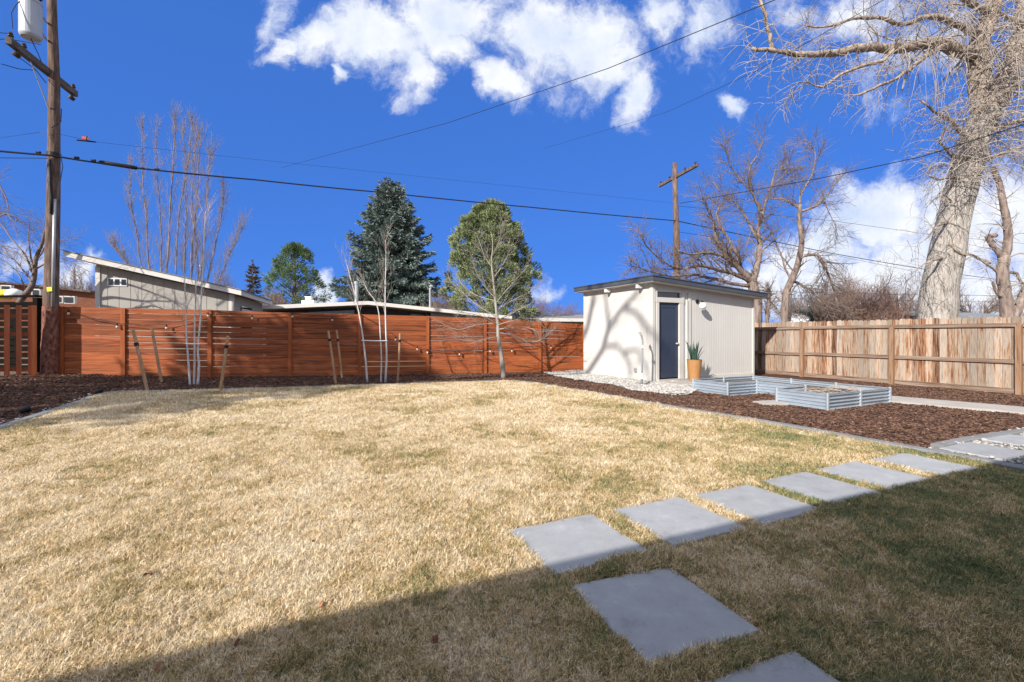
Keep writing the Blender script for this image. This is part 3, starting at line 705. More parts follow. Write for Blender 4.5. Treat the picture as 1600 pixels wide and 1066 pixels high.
    for (a, b, c, e) in ((ds, ds+.11, dz0, dz1), (de-.11, de, dz0, dz1), (ds+.111, de-.111, dz0, dz0+.16), (ds+.111, de-.111, dz1-.14, dz1)):
        mb.box(pt(a,.023,c), U*(b-a), V*.0115, Z*(e-c))
    build_each(mb, 'door_rail', m_navy, door)
    mb = MB(); mb.lathe(pt(de-.06,.022,1.13), [(.03,0),(.03,.012),(.012,.014),(.012,.04),(.028,.045),(.03,.06),(.02,.075)], 14, -V); sub(mb, 'handle', m_steel, door, True)
    mb = MB(); mb.box(pt(ds-.05,-.09,.10), U*(dw+.12), V*.124, Z*.055); mb.build('threshold', m_conclight, rt)
    # frieze band under the eave on both visible walls
    mb = MB(); mb.hexa([pt(-.028,-.028,2.72), pt(W,-.026,2.45), pt(W,-.003,2.45), pt(-.028,-.003,2.72)][:0] or [pt(1.45,-.026,tp(1.45)-.11), pt(W-.062,-.026,tp(W)-.11), pt(W-.062,-.003,tp(W)-.11), pt(1.45,-.003,tp(1.45)-.11)], [pt(1.45,-.026,tp(1.45)), pt(W-.062,-.026,tp(W)), pt(W-.062,-.003,tp(W)), pt(1.45,-.003,tp(1.45))])
    mb.box(pt(-.027,.10,tp(0)-.12), U*.024, V*(D-.16), Z*.12); mb.box(pt(-.024,.10,.11), U*.02, V*(D-.16), Z*.10); mb.box(pt(1.42,-.024,.11), U*(W-1.49), V*.02, Z*.09)
    build_each(mb, 'frieze_board', m_creamt, rt)
    # roof slab: sloping, overhangs .3
    def zrt(s): return 2.93-.066*(s+.3)
    s0, s1, t0, t1 = -.27, W+.24, -.30, D+.22
    mb = MB(); mb.hexa([pt(s0,t0,zrt(s0)-.11), pt(s1,t0,zrt(s1)-.11), pt(s1,t1,zrt(s1)-.11), pt(s0,t1,zrt(s0)-.11)], [pt(s0,t0,zrt(s0)), pt(s1,t0,zrt(s1)), pt(s1,t1,zrt(s1)), pt(s0,t1,zrt(s0))])
    rf = mb.build('roof', m_roofmetal, rt)
    mb = MB(); e = .012
    mb.hexa([pt(s0-.02,t0-.02,zrt(s0)+.002), pt(s1+.02,t0-.02,zrt(s1)+.002), pt(s1+.02,t1+.02,zrt(s1)+.002), pt(s0-.02,t1+.02,zrt(s0)+.002)], [pt(s0-.02,t0-.02,zrt(s0)+.03), pt(s1+.02,t0-.02,zrt(s1)+.03), pt(s1+.02,t1+.02,zrt(s1)+.03), pt(s0-.02,t1+.02,zrt(s0)+.03)])
    sub(mb, 'drip_edge', m_roofmetal, rf)
    mb = MB(); mb.hexa([pt(s0+.03,t0+.03,zrt(s0)-.135), pt(s1-.03,t0+.03,zrt(s1)-.135), pt(s1-.03,t1-.03,zrt(s1)-.135), pt(s0+.03,t1-.03,zrt(s0)-.135)], [pt(s0+.03,t0+.03,zrt(s0)-.112), pt(s1-.03,t0+.03,zrt(s1)-.112), pt(s1-.03,t1-.03,zrt(s1)-.112), pt(s0+.03,t1-.03,zrt(s0)-.112)])
    mb.build('soffit', m_creamt, rt)
    for t_ in (.35, 1.75):      # beam ends poking out under the left eave
        mb = MB(); mb.box(pt(-.21,t_,zrt(0)-.24), U*.18, V*.09, Z*.10); mb.build('beam_end', m_white, rt)
    # conduit / cable box on the left wall
    mb = MB(); mb.box(pt(-.06,.62,.33), U*.035, V*.07, Z*.11); mb.build('outlet_box', m_steel, rt)
    return pt
spt = shed()
# wall lamp
c = spt(1.66, -.003, 2.33)
rt = root('wall_lamp', c, 'black bracket lamp with a round white globe on the shed wall right of the door', 'lamp')
mb = MB(); mb.lathe(c, [(.062,0),(.062,.02),(.05,.028)], 20, -V); mb.build('mounting_plate', m_blackrub, rt)
mb = MB(); mb.tube([c-V*.02, c-V*.15, c-V*.19, c-V*.20-Z*.02], .013, 8); mb.lathe(c-V*.20-Z*.05, [(.04,0),(.04,.035),(.018,.04)], 16); mb.build('arm', m_blackrub, rt)
gp = [(.1*math.sin(a), -.1*math.cos(a)) for a in np.linspace(.02, math.pi-.3, 12)]
mb = MB(); mb.lathe(c-V*.20-Z*.135, gp, 20); mb.build('globe', m_bulb, rt, smooth=True)
# door slab
cs = [spt(.05,-.05,0), spt(.05,-.95,0), spt(1.7,-.95,0), spt(1.7,-.05,0)]
slab('door_slab', cs, .055, .12, m_conclight, 'pale concrete pad in front of the navy shed door', 'concrete pad')
# potted plant
pc = Vector((4.93, 12.30, 0)); pz = T(pc.x, pc.y)+.055; pc.z = pz
rt = root('potted_plant', pc, 'tall tapered tan pot holding an upright dark green succulent beside the shed door', 'potted plant')
mb = MB(); mb.lathe(pc, [(.135,0),(.14,.01),(.195,.57),(.20,.585),(.185,.585),(.178,.54)], 28); mb.build('pot', m_pot, rt, smooth=False)
mb = MB(); mb.lathe(pc+Z*.545, [(.179,-.03),(.179,0),(.10,.012)], 24); mb.build('soil', m_soil, rt)
rr = random.Random(2); mb = MB()
for i in range(26):
    a = rr.uniform(0, 6.28); r0 = rr.uniform(.01,.10); h = rr.uniform(.32,.62)*(1-.25*(r0/.1)*rr.random()); ln = rr.uniform(.0,.30)*r0/.1*.7+.02
    b = pc+Vector((math.cos(a)*r0, math.sin(a)*r0, .53)); o_ = Vector((math.cos(a), math.sin(a), 0)); tv = Vector((-math.sin(a), math.cos(a), 0)); tw = rr.uniform(-.8,.8)
    ring = []
    for k in range(6):
        f = k/5; p = b+o_*(ln*f*f)+Z*(h*f); wd = (.030*(1-f)**.5+.012*math.sin(f*3.14)) if k < 5 else .001
        q = (tv*math.cos(tw*f)+o_*math.sin(tw*f)); nn = (o_*math.cos(tw*f)-tv*math.sin(tw*f))
        ring += [p-q*wd, p-nn*wd*.3, p+q*wd, p+nn*wd*.22]
    fs = [(k*4+j, k*4+(j+1) % 4, (k+1)*4+(j+1) % 4, (k+1)*4+j) for k in range(5) for j in range(4)]
    mb.add(ring, fs)
mb.build('leaves', m_leaf, rt, smooth=True)
# yard hydrant in front of the left shed wall
hb = G(1003, 602, .03); d = hb.y
rt = root('yard_hydrant', hb, 'thin grey metal standpipe with a bent top in gravel by the shed corner', 'standpipe')
mb = MB(); mb.tube([hb-Z*.05, P(1003,585,d), P(1004,545,d), P(1004,532,d), P(1002,524,d), P(998,518,d)], [.03,.026,.022,.022,.024,.03], 10); mb.build('pipe', m_steel, rt, smooth=True)
mb = MB(); mb.tube([P(999,519,d), P(996,512,d)], [.045,.038], 8); mb.tube([P(1003.5,540,d)-V*.02, P(1003.5,544,d)-V*.02], .04, 8); build_each(mb, 'head', m_white, rt)
mb = MB(); mb.tube([P(1003,583,d)-Z*0, P(1003,592,d)], .042, 10); mb.build('collar', m_white, rt)

# ---------------------------------------------------------------- corrugated planter
def planter():
    z0 = T(BED0.x, BED0.y); H = .30
    rt = root('raised_bed', (BED0.x, BED0.y, z0), 'low U-shaped raised garden bed of corrugated galvanised steel panels on the mulch', 'raised bed')
    def pt(s, t_, z=0): return Vector((BED0.x, BED0.y, z0))+U*s+V*t_+Z*z
    loop = [(0,0),(1.05,0),(2.1,0),(2.1,1.0),(2.1,2.0),(2.1,3.0),(1.0,3.0),(-.05,3.0),(-.05,2.05),(.92,2.05),(.92,.95),(0,.95)]
    n = len(loop)
    for i in range(n):
        a = pt(*loop[i]); b = pt(*loop[(i+1) % n]); d = (b-a).normalized(); out = Vector((d.y, -d.x, 0)); ln = (b-a).length
        mb = MB(); K = 48; vs = []; nr = 4.5
        for k in range(K+1):
            z = .005+(H-.01)*k/K; y = .020*math.sin(2*math.pi*nr*k/K)
            for q, t_ in ((.028, 1), (ln-.028, 1)): vs.append(a+d*q+out*(y)+Z*z)
            for q, t_ in ((.028, 1), (ln-.028, 1)): vs.append(a+d*q+out*(y-.003)+Z*z)
        fs = []
        for k in range(K):
            o_ = k*4; fs += [(o_, o_+1, o_+5, o_+4), (o_+3, o_+2, o_+6, o_+7)]
        mb.add(vs, fs); mb.box(a+d*.03-out*.018+Z*(H-.006), d*(ln-.06), out*.036, Z*.012)
        mb.build('panel', m_galv, rt, smooth=False)
        mb = MB(); mb.tube([a-Z*.03, a+Z*(H+.012)], .032, 10); mb.tube([a+Z*(H+.0125), a+Z*(H+.022)], .024, 10); mb.build('corner_post', m_galv, rt)
        for z in (.06,.24):
            pass
    mb = MB()
    for (s0, s1, t0, t1) in ((.02,2.08,.02,.93), (.94,2.08,.935,2.065), (-.03,2.08,2.07,2.98)):
        nx = 10; ny = 8; vs = [pt(s0+(s1-s0)*i/nx, t0+(t1-t0)*j/ny, .20+.03*mn.noise(Vector((i*.7+s0*5, j*.7+t0*5, 1)))*(0 if i in (0,nx) or j in (0,ny) else 1)) for j in range(ny+1) for i in range(nx+1)]
        mb.add(vs, [(j*(nx+1)+i, j*(nx+1)+i+1, (j+1)*(nx+1)+i+1, (j+1)*(nx+1)+i) for j in range(ny) for i in range(nx)])
    mb.build('soil', m_soil, rt, smooth=True)
    rr = random.Random(8); mb = MB()
    for i in range(60):
        s, t_ = rr.uniform(.3,1.9), rr.uniform(.15,.85); p = pt(s, t_, .25); a = rr.uniform(0, 6.28); q = Vector((math.cos(a), math.sin(a), rr.uniform(-.1,.3)))*rr.uniform(.08,.35)
        mb.tube([p, p+q*.5+Vector((rr.uniform(-.03,.03), rr.uniform(-.03,.03), .02)), p+q], .005, 3)
    tag(mb.build('dry_stems', m_twigpale, loc=pt(1, .5, .25)), 'tangle of dry pale stems lying on the soil of the steel planter', 'dry stems')
planter()

# ---------------------------------------------------------------- stakes, string lights, small things
def lean_pole(name, xb, yb, xt, yt, r, mat, label, cat, group, dd=0, band=None):
    b = G(xb, yb); d = b.y; t_ = P(xt, yt, d+dd); b2 = Vector((b.x, b.y, b.z-.06))
    rt = root(name, b, label, cat, group)
    mb = MB(); mb.tube([b2, b2.lerp(t_, .5)+Vector((.006,0,0)), t_], [r, r*.97, r*.93], 8); mb.build('shaft', mat, rt)
    if band:
        c = b2.lerp(t_, band); ax = (t_-b2).normalized(); mb = MB(); mb.tube([c-ax*.03, c+ax*.04], r*1.3, 8); mb.build('strap', m_blackrub, rt)
sg = 'wooden stakes standing in the back bed'
lean_pole('wooden_stake', 232,614,208,516,.033,m_stake,'grey stake leaning left near the fence post, leftmost of all stakes','stake',sg,0,.78)
lean_pole('wooden_stake', 253,597,237,513,.033,m_stake,'grey stake leaning left between the leftmost stake and the white birch clump','stake',sg)
lean_pole('wooden_stake', 343,614,356,525,.033,m_stake,'stake leaning right, standing just right of the left birch clump','stake',sg,0,.82)
lean_pole('wooden_stake', 525,600,513,517,.033,m_stake,'orange-tan stake leaning left, front one of the pair by the right birch clump','stake',sg,0,.83)
lean_pole('wooden_stake', 535,592,526,516,.030,m_stake,'thin stake behind its twin, nearer to the right birch clump','stake',sg,0,.8)
lean_pole('wooden_stake', 621,597,625,521,.030,m_stake,'upright dark stake between right birch clump and the young bare tree','stake',sg,0,.85)

def FPt(x, y, off=.10):
    b = RF(x, off); return Vector((b.x, b.y, CH+(HY-y)*b.y/F))
def string_lights():
    cp = [(99,479),(112,487),(140,496),(183,505),(222,509),(260,507),(295,499),(330,486),(360,490),(394,492),(425,492),(455,489),(480,492),(519,495),(548,491),(562,491),(590,506),(620,527),(645,539),(668,546),(690,548),(718,549),(745,547),(768,544),(800,544),(830,541),(862,539),(905,532)]
    rt = root('string_lights', FPt(97, 480), 'black string light cable with small bulbs draped along the red fence', 'string lights')
    mb = MB(); mb.tube([FPt(x, y) for x, y in cp], .008, 5); mb.build('cable', m_blackrub, rt)
    for (x, y) in [(107,484),(183,505),(260,507),(325,488),(394,492),(457,489.5),(519,495),(618,526),(652,541),(668,546),(718,549),(766,544.5),(800,544),(861,539)]:
        p = FPt(x, y); mb = MB(); mb.lathe(p-Z*.10, [(.010,.09),(.019,.08),(.019,.03),(.015,.028)][::-1], 8); s = mb.build('socket', m_blackrub, rt)
        gp = [(.03*math.sin(a), -.036*math.cos(a)) for a in np.linspace(.02, math.pi-.5, 7)]
        mb = MB(); mb.lathe(p-Z*.105, gp, 10); sub(mb, 'bulb', m_brass, s, True)
string_lights()
for (x, y, lb) in ((40,646,'small black garden spotlight lying in the dark mulch near the left picture edge'), (156,616,'small black garden spotlight at the bend of the lawn edging')):
    p = G(x, y); rt = root('garden_spotlight', p, lb, 'spotlight', 'black spotlights in the mulch')
    mb = MB(); mb.tube([p-Z*.05, p+Z*.05], .012, 6); mb.build('spike', m_blackrub, rt)
    ax = Vector((.6,.5,.35)).normalized(); mb = MB(); mb.lathe(p+Z*.06-ax*.07, [(.03,0),(.05,.02),(.055,.13),(.045,.135)], 14, ax); hd = mb.build('lamp_head', m_blackrub, rt, smooth=False)
    mb = MB(); mb.lathe(p+Z*.06-ax*.07, [(.044,.13),(.044,.132)], 14, ax); sub(mb, 'lens', m_glassdark, hd)
leaves = [(230,898,.05,'dark brown curled leaf on the pale grass at lower left'),(502,946,.035,'small russet leaf on grass above the house shadow edge'),(371,1006,.035,'orange leaf standing upright at the house shadow edge'),(1568,806,.045,'dark brown leaf on shaded grass near the right picture edge'),(1310,868,.045,'pinkish tan leaf on shaded grass right of the stepping slabs'),(490,846,.03,'tiny brown leaf in the middle of the sunlit lawn'),(667,902,.03,'pale crumpled leaf in the sunlit grass left of the first slab'),(680,1000,.04,'crumpled dead leaf in the shade left of the askew slab'),(248,1042,.03,'grey crumpled leaf in the shade at the bottom left')]
rr = random.Random(12)
for (x, y, s, lb) in leaves:
    s *= .62
    p = G(x, y, .045); a = rr.uniform(0, 6.28); mb = MB(); n = 8; vs = []
    for i in range(n+1):
        f = i/n; w_ = s*.55*math.sin(math.pi*min(1, f*.95+.03))**.8; q = Vector((math.cos(a), math.sin(a), 0)); tt = Vector((-math.sin(a), math.cos(a), 0)); c = p+q*(s*2*(f-.5))+Z*(.012*math.sin(f*5))
        vs += [c-tt*w_+Z*(.35*w_), c, c+tt*w_+Z*(.5*w_)]
    k = len(vs); vs += [v-Z*.0012 for v in vs]
    fs = []
    for i in range(n):
        for j in range(2): fs += [(i*3+j, i*3+j+1, i*3+j+4, i*3+j+3), (k+i*3+j+3, k+i*3+j+4, k+i*3+j+1, k+i*3+j)]
    mb.add(vs, fs); tag(mb.build('fallen_leaf', m_dryleaf, loc=p), lb, 'leaf', 'fallen leaves on the lawn')
p = G(1345, 978, .04); q = G(1378, 972, .05); mb = MB(); mb.tube([p, p.lerp(q, .5)+Vector((0,.01,.006)), q], [.003,.005,.004], 6); mb.tube([p.lerp(q,.4), p.lerp(q,.1)+Vector((0,.02,.01))], .002, 5)
tag(mb.build('fallen_twig', m_twig, loc=p), 'short grey twig lying on the shaded grass near the bottom right', 'twig')

# ---------------------------------------------------------------- tree machinery
def rv(r): return Vector((r.gauss(0,1), r.gauss(0,1), r.gauss(0,1))).normalized()
def branch(r, p, d, ln, rad, seg=5, wob=.18, grav=0.0, tip=.35, up=0.0):
    pts = [Vector(p)]; d = Vector(d).normalized(); s = ln/seg
    for i in range(seg):
        d = (d+rv(r)*wob+Vector((0,0,-grav*(i+1)/seg+up/seg))).normalized(); pts.append(pts[-1]+d*s)
    return pts, [rad*(1-(1-tip)*i/seg) for i in range(seg+1)]
def sprout(r, out, pts, rads, n, lmin, lmax, ang, level, nchild, wob=.2, grav=0, up=0, fstart=.15, rscale=.5, minr=.004, seg=4, plane=None):
    k = len(pts)-1
    for i in range(n):
        f = fstart+(1-fstart)*((i+r.random())/n); x = f*k; a = min(int(x), k-1); t = x-a
        p = pts[a].lerp(pts[a+1], t); rr_ = rads[a]*(1-t)+rads[a+1]*t; ax = (pts[a+1]-pts[a]).normalized()
        side = rv(r); side = (side-ax*side.dot(ax)).normalized()
        d = ax*math.cos(ang)+side*math.sin(ang); d.z += up
        ln = r.uniform(lmin, lmax)*(1-.45*f); rd = max(minr, rr_*rscale*r.uniform(.7,1))
        bp, br = branch(r, p, d, ln, rd, seg, wob, grav, .3, up*.5); out.append((bp, br))
        if level > 0: sprout(r, out, bp, br, nchild, lmin*.55, lmax*.55, ang*1.05, level-1, nchild, wob*1.1, grav, up*.5, .15, .55, minr, max(3, seg-1))
def limb(pts, d, r0, r1, jit=0, r=None, depths=None):
    ps = []
    for i, q in enumerate(pts):
        dd = (depths[i] if depths else d); ps.append(P(q[0], q[1], dd))
    n = len(ps); rads = [r0+(r1-r0)*(i/(n-1))**.8 for i in range(n)]
    # subdivide smoothly
    sp, sr = [], []
    for i in range(n-1):
        p0 = ps[max(i-1,0)]; p1 = ps[i]; p2 = ps[i+1]; p3 = ps[min(i+2,n-1)]
        for j in range(3):
            t = j/3; q = .5*((2*p1)+(p2-p0)*t+(2*p0-5*p1+4*p2-p3)*t*t+(3*p1-p0-3*p2+p3)*t**3)
            if r and jit: q = q+rv(r)*jit
            sp.append(q); sr.append(rads[i]*(1-t)+rads[i+1]*t)
    sp.append(ps[-1]); sr.append(rads[-1]); return sp, sr
def tubes(lst, n=4, cap=False, knob=0, r=None):
    mb = MB()
    for pts, rads in lst:
        mx = max(rads); k = n if mx < .03 else (6 if mx < .09 else 12)
        if mx < .012: k = 3
        mb.tube(pts, rads, k, cap and mx > .03)
    return mb
def make_tree(name, base, label, cat, trunks, twigs, mt, mtw, group=None, tname='trunk'):
    rt = root(name, base, label, cat, group)
    tubes(trunks, 8, True).build(tname, mt, rt, smooth=True)
    tubes(twigs, 3).build('crown', mtw, rt, smooth=True)
    return rt

# young birches
def birch(stems, base, label, seed, tie=None):
    r = random.Random(seed); d = base.y; tr = []; tw = []
    for st in stems:
        ps, rs = limb(st['p'], d+st.get('o',0), st['r'], .005); ps[0] = Vector((ps[0].x, ps[0].y, T(ps[0].x, ps[0].y)-.05)); tr.append((ps, rs))
        sprout(r, tw, ps, rs, st.get('n',14), .5, 1.15, .42, 1, 4, .10, 0, .22, .42, .4, .0035, 5)
    rt = make_tree('birch_tree', base, label, 'tree', tr, tw, m_birch, m_birchtwig, 'young white birches in the back bed')
    if tie:
        (x0, x1, y) = tie; mb = MB(); a = P(x0, y, d-.05); b = P(x1, y+.5, d-.05); mb.tube([a, a.lerp(b,.5)-Z*.008, b], .016, 6); mb.build('tie_strap', m_white, rt)
b1 = G(303, 602)
birch([{'p':[(297,603),(294,560),(291,520),(290,470),(288,430),(285,395)],'r':.030,'n':16},{'p':[(303,602),(304,560),(304,510),(306,460),(305,420),(303,380),(302,350)],'r':.026,'o':.12,'n':14},{'p':[(309,602),(311,570),(309,545),(313,500),(315,450),(318,400),(320,355),(321,330)],'r':.033,'n':18}], b1, 'clump of three white birch stems before the taupe garage', 21, (290,312,537))
b2 = G(590, 598)
birch([{'p':[(574,599),(571,560),(566,520),(560,485),(553,455),(545,425),(540,405)],'r':.031,'n':14},{'p':[(595,597),(596,560),(594,520),(592,490),(586,470),(575,455),(568,440)],'r':.024,'n':8,'o':.1},{'p':[(602,598),(604,560),(603,520),(602,480),(602,440),(603,405),(602,375)],'r':.033,'n':16}], b2, 'clump of white birch stems before the low white-roofed house', 22, (565,605,532))
# young bare tree
def young_tree():
    r = random.Random(31); b = G(787, 591); d = b.y; tr = []; tw = []
    ps, rs = limb([(787,594),(784,560),(779,530),(778,510),(776,490),(774,470),(771,440),(768,410),(770,385),(768,365)], d, .085, .008); ps[0].z = b.z-.05; tr.append((ps, rs))
    bl = [([(778,508),(760,497),(735,490),(712,487)],.022),([(779,515),(800,512),(825,512),(842,520)],.022),([(777,500),(800,490),(822,478),(840,470)],.024),([(776,495),(750,480),(728,462),(705,440),(698,425)],.026),
          ([(780,525),(760,530),(735,533),(705,528)],.018),([(779,520),(805,525),(830,535),(850,528),(864,515)],.018),([(774,475),(790,455),(808,435),(826,415)],.026),([(773,465),(755,445),(742,420),(735,395)],.024),([(771,435),(785,415),(797,390),(805,368)],.022),
          ([(770,420),(757,400),(750,380),(744,365)],.018),([(773,470),(745,462),(722,445),(716,430)],.018),([(775,485),(800,470),(830,455),(845,440)],.02),([(769,400),(778,382),(783,362),(786,350)],.015),([(778,508),(805,500),(835,498),(858,502)],.016),([(778,505),(745,508),(715,515),(690,505)],.016)]
    for q, rad in bl:
        dz = r.uniform(-.9,.9); n = len(q); dep = [d+dz*i/(n-1) for i in range(n)]
        p_, r_ = limb(q, d, rad, .006, depths=dep); tw.append((p_, r_)); sprout(r, tw, p_, r_, 14, .35, .85, .55, 1, 5, .18, .0, .12, .1, .45, .004, 4)
    sprout(r, tw, ps, rs, 12, .4, 1.0, .7, 1, 4, .16, 0, .3, .35, .3, .0036, 4)
    make_tree('young_bare_tree', b, 'young leafless tree with pale trunk and wide low branches in front of the red fence', 'tree', tr, tw, m_youngbark, m_youngbark)
young_tree()

# ---------------------------------------------------------------- conifers
def sprig_mesh(mb_arrays, items, r, nq=3):
    pass
def needles(items, r):
    """items: (pos, dir, length, width); each sprig = two crossed tapered leaf-sized faces"""
    n = len(items); Pp = np.array([i[0] for i in items]); D = np.array([i[1] for i in items]); Ln = np.array([i[2] for i in items]); W_ = np.array([i[3] for i in items])
    D /= np.linalg.norm(D, axis=1)[:, None]; g = np.random.default_rng(r.randrange(9999)); A = g.normal(size=(n,3)); A -= D*(A*D).sum(1)[:, None]; A /= np.linalg.norm(A, axis=1)[:, None]; B = np.cross(D, A)
    vs = []; 
    def quad(S):
        return np.stack([Pp, Pp+D*(Ln*.5)[:,None]+S*(W_*.5)[:,None], Pp+D*Ln[:,None], Pp+D*(Ln*.45)[:,None]-S*(W_*.5)[:,None]], 1)
    q = np.concatenate([quad(A), quad(B)], 1).reshape(-1, 3)
    k = q.shape[0]//4; f = np.arange(k*4).reshape(k, 4)
    mb = MB(); mb.v = q.tolist(); mb.f = f.tolist(); return mb
def spruce(name, xc, ytop, d, halfw, base_z, label, seed, mat, dens=1.0, group=None, cones=True):
    r = random.Random(seed); top = P(xc, ytop, d); X, Y, ZT = top; z0 = 0; Ht = ZT
    rt = root(name, (X, Y, 0), label, 'tree', group); mb = MB(); mb.tube([(X,Y,-.1), (X,Y,Ht*.6), (X,Y,Ht*.97)], [Ht*.022, Ht*.012, .02], 8); mb.build('trunk', m_barkdk, rt)
    items = []; limbs = []
    z = base_z; c0 = Vector((X, Y, 0))
    while z < Ht-.15:
        f = (z-base_z)/(Ht-base_z); Rr = halfw*(1-f)**.72*(.97+.06*math.sin(z*5))+.12; nb = int((9 if f < .8 else 6)*dens)+1
        a0 = r.uniform(0, 6.28)
        for i in range(nb):
            a = a0+6.283*i/nb+r.uniform(-.25,.25); ln = Rr*r.choice([r.uniform(.6,.85), r.uniform(.85,1.05), r.uniform(1.0,1.2)]); out = Vector((math.cos(a), math.sin(a), 0)); zb = z+r.uniform(-.12,.12)
            rise = .25+.5*f; pts = []
            for k in range(6):
                t = k/5; pts.append(c0+out*(ln*t)+Z*(zb+ln*(rise*t*.5-.42*t*t*(1-f)+.16*t**4)))
            limbs.append((pts, [.035*(1-.8*k/5) for k in range(6)]))
            side = Vector((-out.y, out.x, 0))
            ns = max(5, int(ln*14*dens))
            for s in range(ns):
                t = (.12+.88*(s+r.random())/ns); x = t*5; k = min(4, int(x)); p = pts[k].lerp(pts[k+1], x-k)
                wdt = ln*.30*(1-t)+.10
                for sg_ in (-1, 1, 0):
                    q = p+side*(sg_*r.uniform(.1,1)*wdt)+Z*r.uniform(-.10,.03)
                    dr = out*(.8)+side*(sg_*.7)+rv(r)*.35+Z*r.uniform(-.35,.25)
                    for h in range(2):
                        items.append((tuple(q+rv(r)*.05), tuple(dr+rv(r)*.45), r.uniform(.18,.34), r.uniform(.05,.09)))
        z += r.uniform(.24,.36)/dens**.5
    for _ in range(40): items.append((tuple(c0+Z*(Ht-r.uniform(0,.6))), tuple(Z+rv(r)*.9), .25, .05))
    needles(items, r).build('crown', mat, rt); tubes(limbs, 4).build('limbs', m_barkdk, rt)
    if cones:
        it = []
        for _ in range(260):
            a = r.uniform(0, 6.28); hh = r.random()**1.3*1.4; rad = .12+.45*hh; it.append((tuple(c0+Vector((math.cos(a)*rad, math.sin(a)*rad, Ht-.1-hh))), tuple(Vector((0,0,-1))+rv(r)*.3), .13, .05))
        needles(it, r).build('cones', m_cone, rt)
    return rt
spruce('blue_spruce', 610, 284, 28, 3.75, 1.4, 'tall blue-green spruce with brown cones at its tip, behind the low house', 41, m_spruce, 1.15)
spruce('small_spruce', 395, 408, 40, 1.0, .8, 'small thin brownish conifer between the garage and the distant pine', 42, m_drycon, .5, cones=False)
def pine(name, xc, ytop, d, halfw, label, seed, mat, zc_frac=.45, zlow=1.0, nclump=1100, nn=34, lens_=(.16,.30), holes=.0, group=None, wdt=.022, loc=None, ht=None, csz=1.0, prof_=(.72,.9,1,.93,.82,.66,.48,.30,.10)):
    r = random.Random(seed)
    if loc: X, Y = loc; Ht = ht
    else: tp_ = P(xc, ytop, d); X, Y, Ht = tp_
    rt = root(name, (X, Y, 0), label, 'tree', group); mb = MB(); mb.tube([(X,Y,-.1), (X,Y,Ht*.5), (X,Y,Ht*.93)], [Ht*.026, Ht*.018, .03], 8); mb.build('trunk', m_barkdk, rt)
    items = []; limbs = []; big = []; lobes = [(r.uniform(0,6.28), r.uniform(zlow, Ht), r.uniform(.78,1.14)) for _ in range(44)]
    for i in range(nclump):
        f = r.random()**.85; z = zlow+(Ht-.15-zlow)*f
        prof = float(np.interp(f, [0,.12,.3,.5,.65,.8,.9,.96,1.0], prof_))
        a = r.uniform(0, 6.28); bump_ = 1
        for (la, lz, lr) in lobes:
            da = abs((a-la+3.1416) % 6.283-3.1416); 
            if da < .42 and abs(z-lz) < .6: bump_ = lr
        rad = halfw*prof*bump_*(1-.45*r.random()**2.2)
        if r.random() < .2: rad *= r.uniform(.3,.9)
        c = Vector((X+math.cos(a)*rad, Y+math.sin(a)*rad, z)); od = Vector((math.cos(a), math.sin(a), 1.1)).normalized()
        if holes and mn.noise(c*.9) < -holes: continue
        if i % 5 == 0: limbs.append(([Vector((X, Y, max(.8, z-rad*.7))), Vector((X+math.cos(a)*rad*.5, Y+math.sin(a)*rad*.5, z-rad*.35)), c], [.05,.03,.012]))
        cs = r.uniform(.14,.34)*csz
        for k in range(nn):
            q = c+rv(r)*cs*r.random()**.4; dr = (q-c).normalized()*.7+od*.8+rv(r)*.3
            items.append((tuple(q), tuple(dr), r.uniform(*lens_), wdt*r.uniform(.7,1.5)))
    needles(items, r).build('crown', mat, rt); tubes(limbs, 4).build('limbs', m_barkdk, rt); return rt
pine('round_pine', 768, 318, 28, 2.95, 'dense rounded yellow-green pine behind the young bare tree', 43, m_pine, zlow=1.6, nclump=620, nn=95, wdt=.05, csz=1.15, lens_=(.13,.26), holes=.22)
pine('distant_pine', 460, 382, 38, 2.45, 'loose mid-green pine above the white chimney', 44, m_pineb, zlow=2.0, nclump=520, nn=34, lens_=(.2,.36), wdt=.04, holes=.12)

# ---------------------------------------------------------------- bare trees
def multistem():
    r = random.Random(51); d = 21; b = P(275, 540, d); b.z = 0; tr = []; tw = []
    st = [([(240,470),(232,400),(227,330),(222,250),(222,195)],.06),([(247,470),(252,400),(250,330),(246,270),(243,200)],.055),([(258,470),(262,400),(268,300),(272,220),(274,185)],.07),([(285,470),(288,400),(290,330),(290,260),(287,200)],.055),
          ([(296,470),(300,400),(305,330),(310,270),(315,215)],.07),([(306,470),(318,400),(322,330),(325,270),(330,240)],.05),([(318,475),(330,410),(345,340),(350,300)],.045),([(236,470),(222,420),(212,360),(205,310),(202,260)],.045),([(325,470),(345,430),(362,390),(378,355)],.04),
          ([(230,460),(205,425),(190,400),(180,388)],.035),([(270,470),(276,400),(282,320),(296,240),(300,190)],.045),([(310,470),(309,400),(300,320),(304,250),(306,205)],.045)]
    for q, rad in st:
        dep = [d+r.uniform(-.8,.8)]*len(q); rad *= .72; ps, rs = limb(q, d, rad, .008, .03, r, dep); bb = Vector((b.x+r.uniform(-.4,.4), b.y+r.uniform(-.3,.3), -.1)); tr.append(([bb]+ps, [rad*1.2]+rs))
        sprout(r, tw, ps, rs, 42, .6, 1.6, .33, 1, 6, .10, 0, .38, .12, .3, .006, 5)
    make_tree('multi_stem_tree', b, 'tall leafless tree of many upright thin stems behind the taupe garage', 'tree', tr, tw, m_bark, m_twiggrey, tname='stems')
multistem()
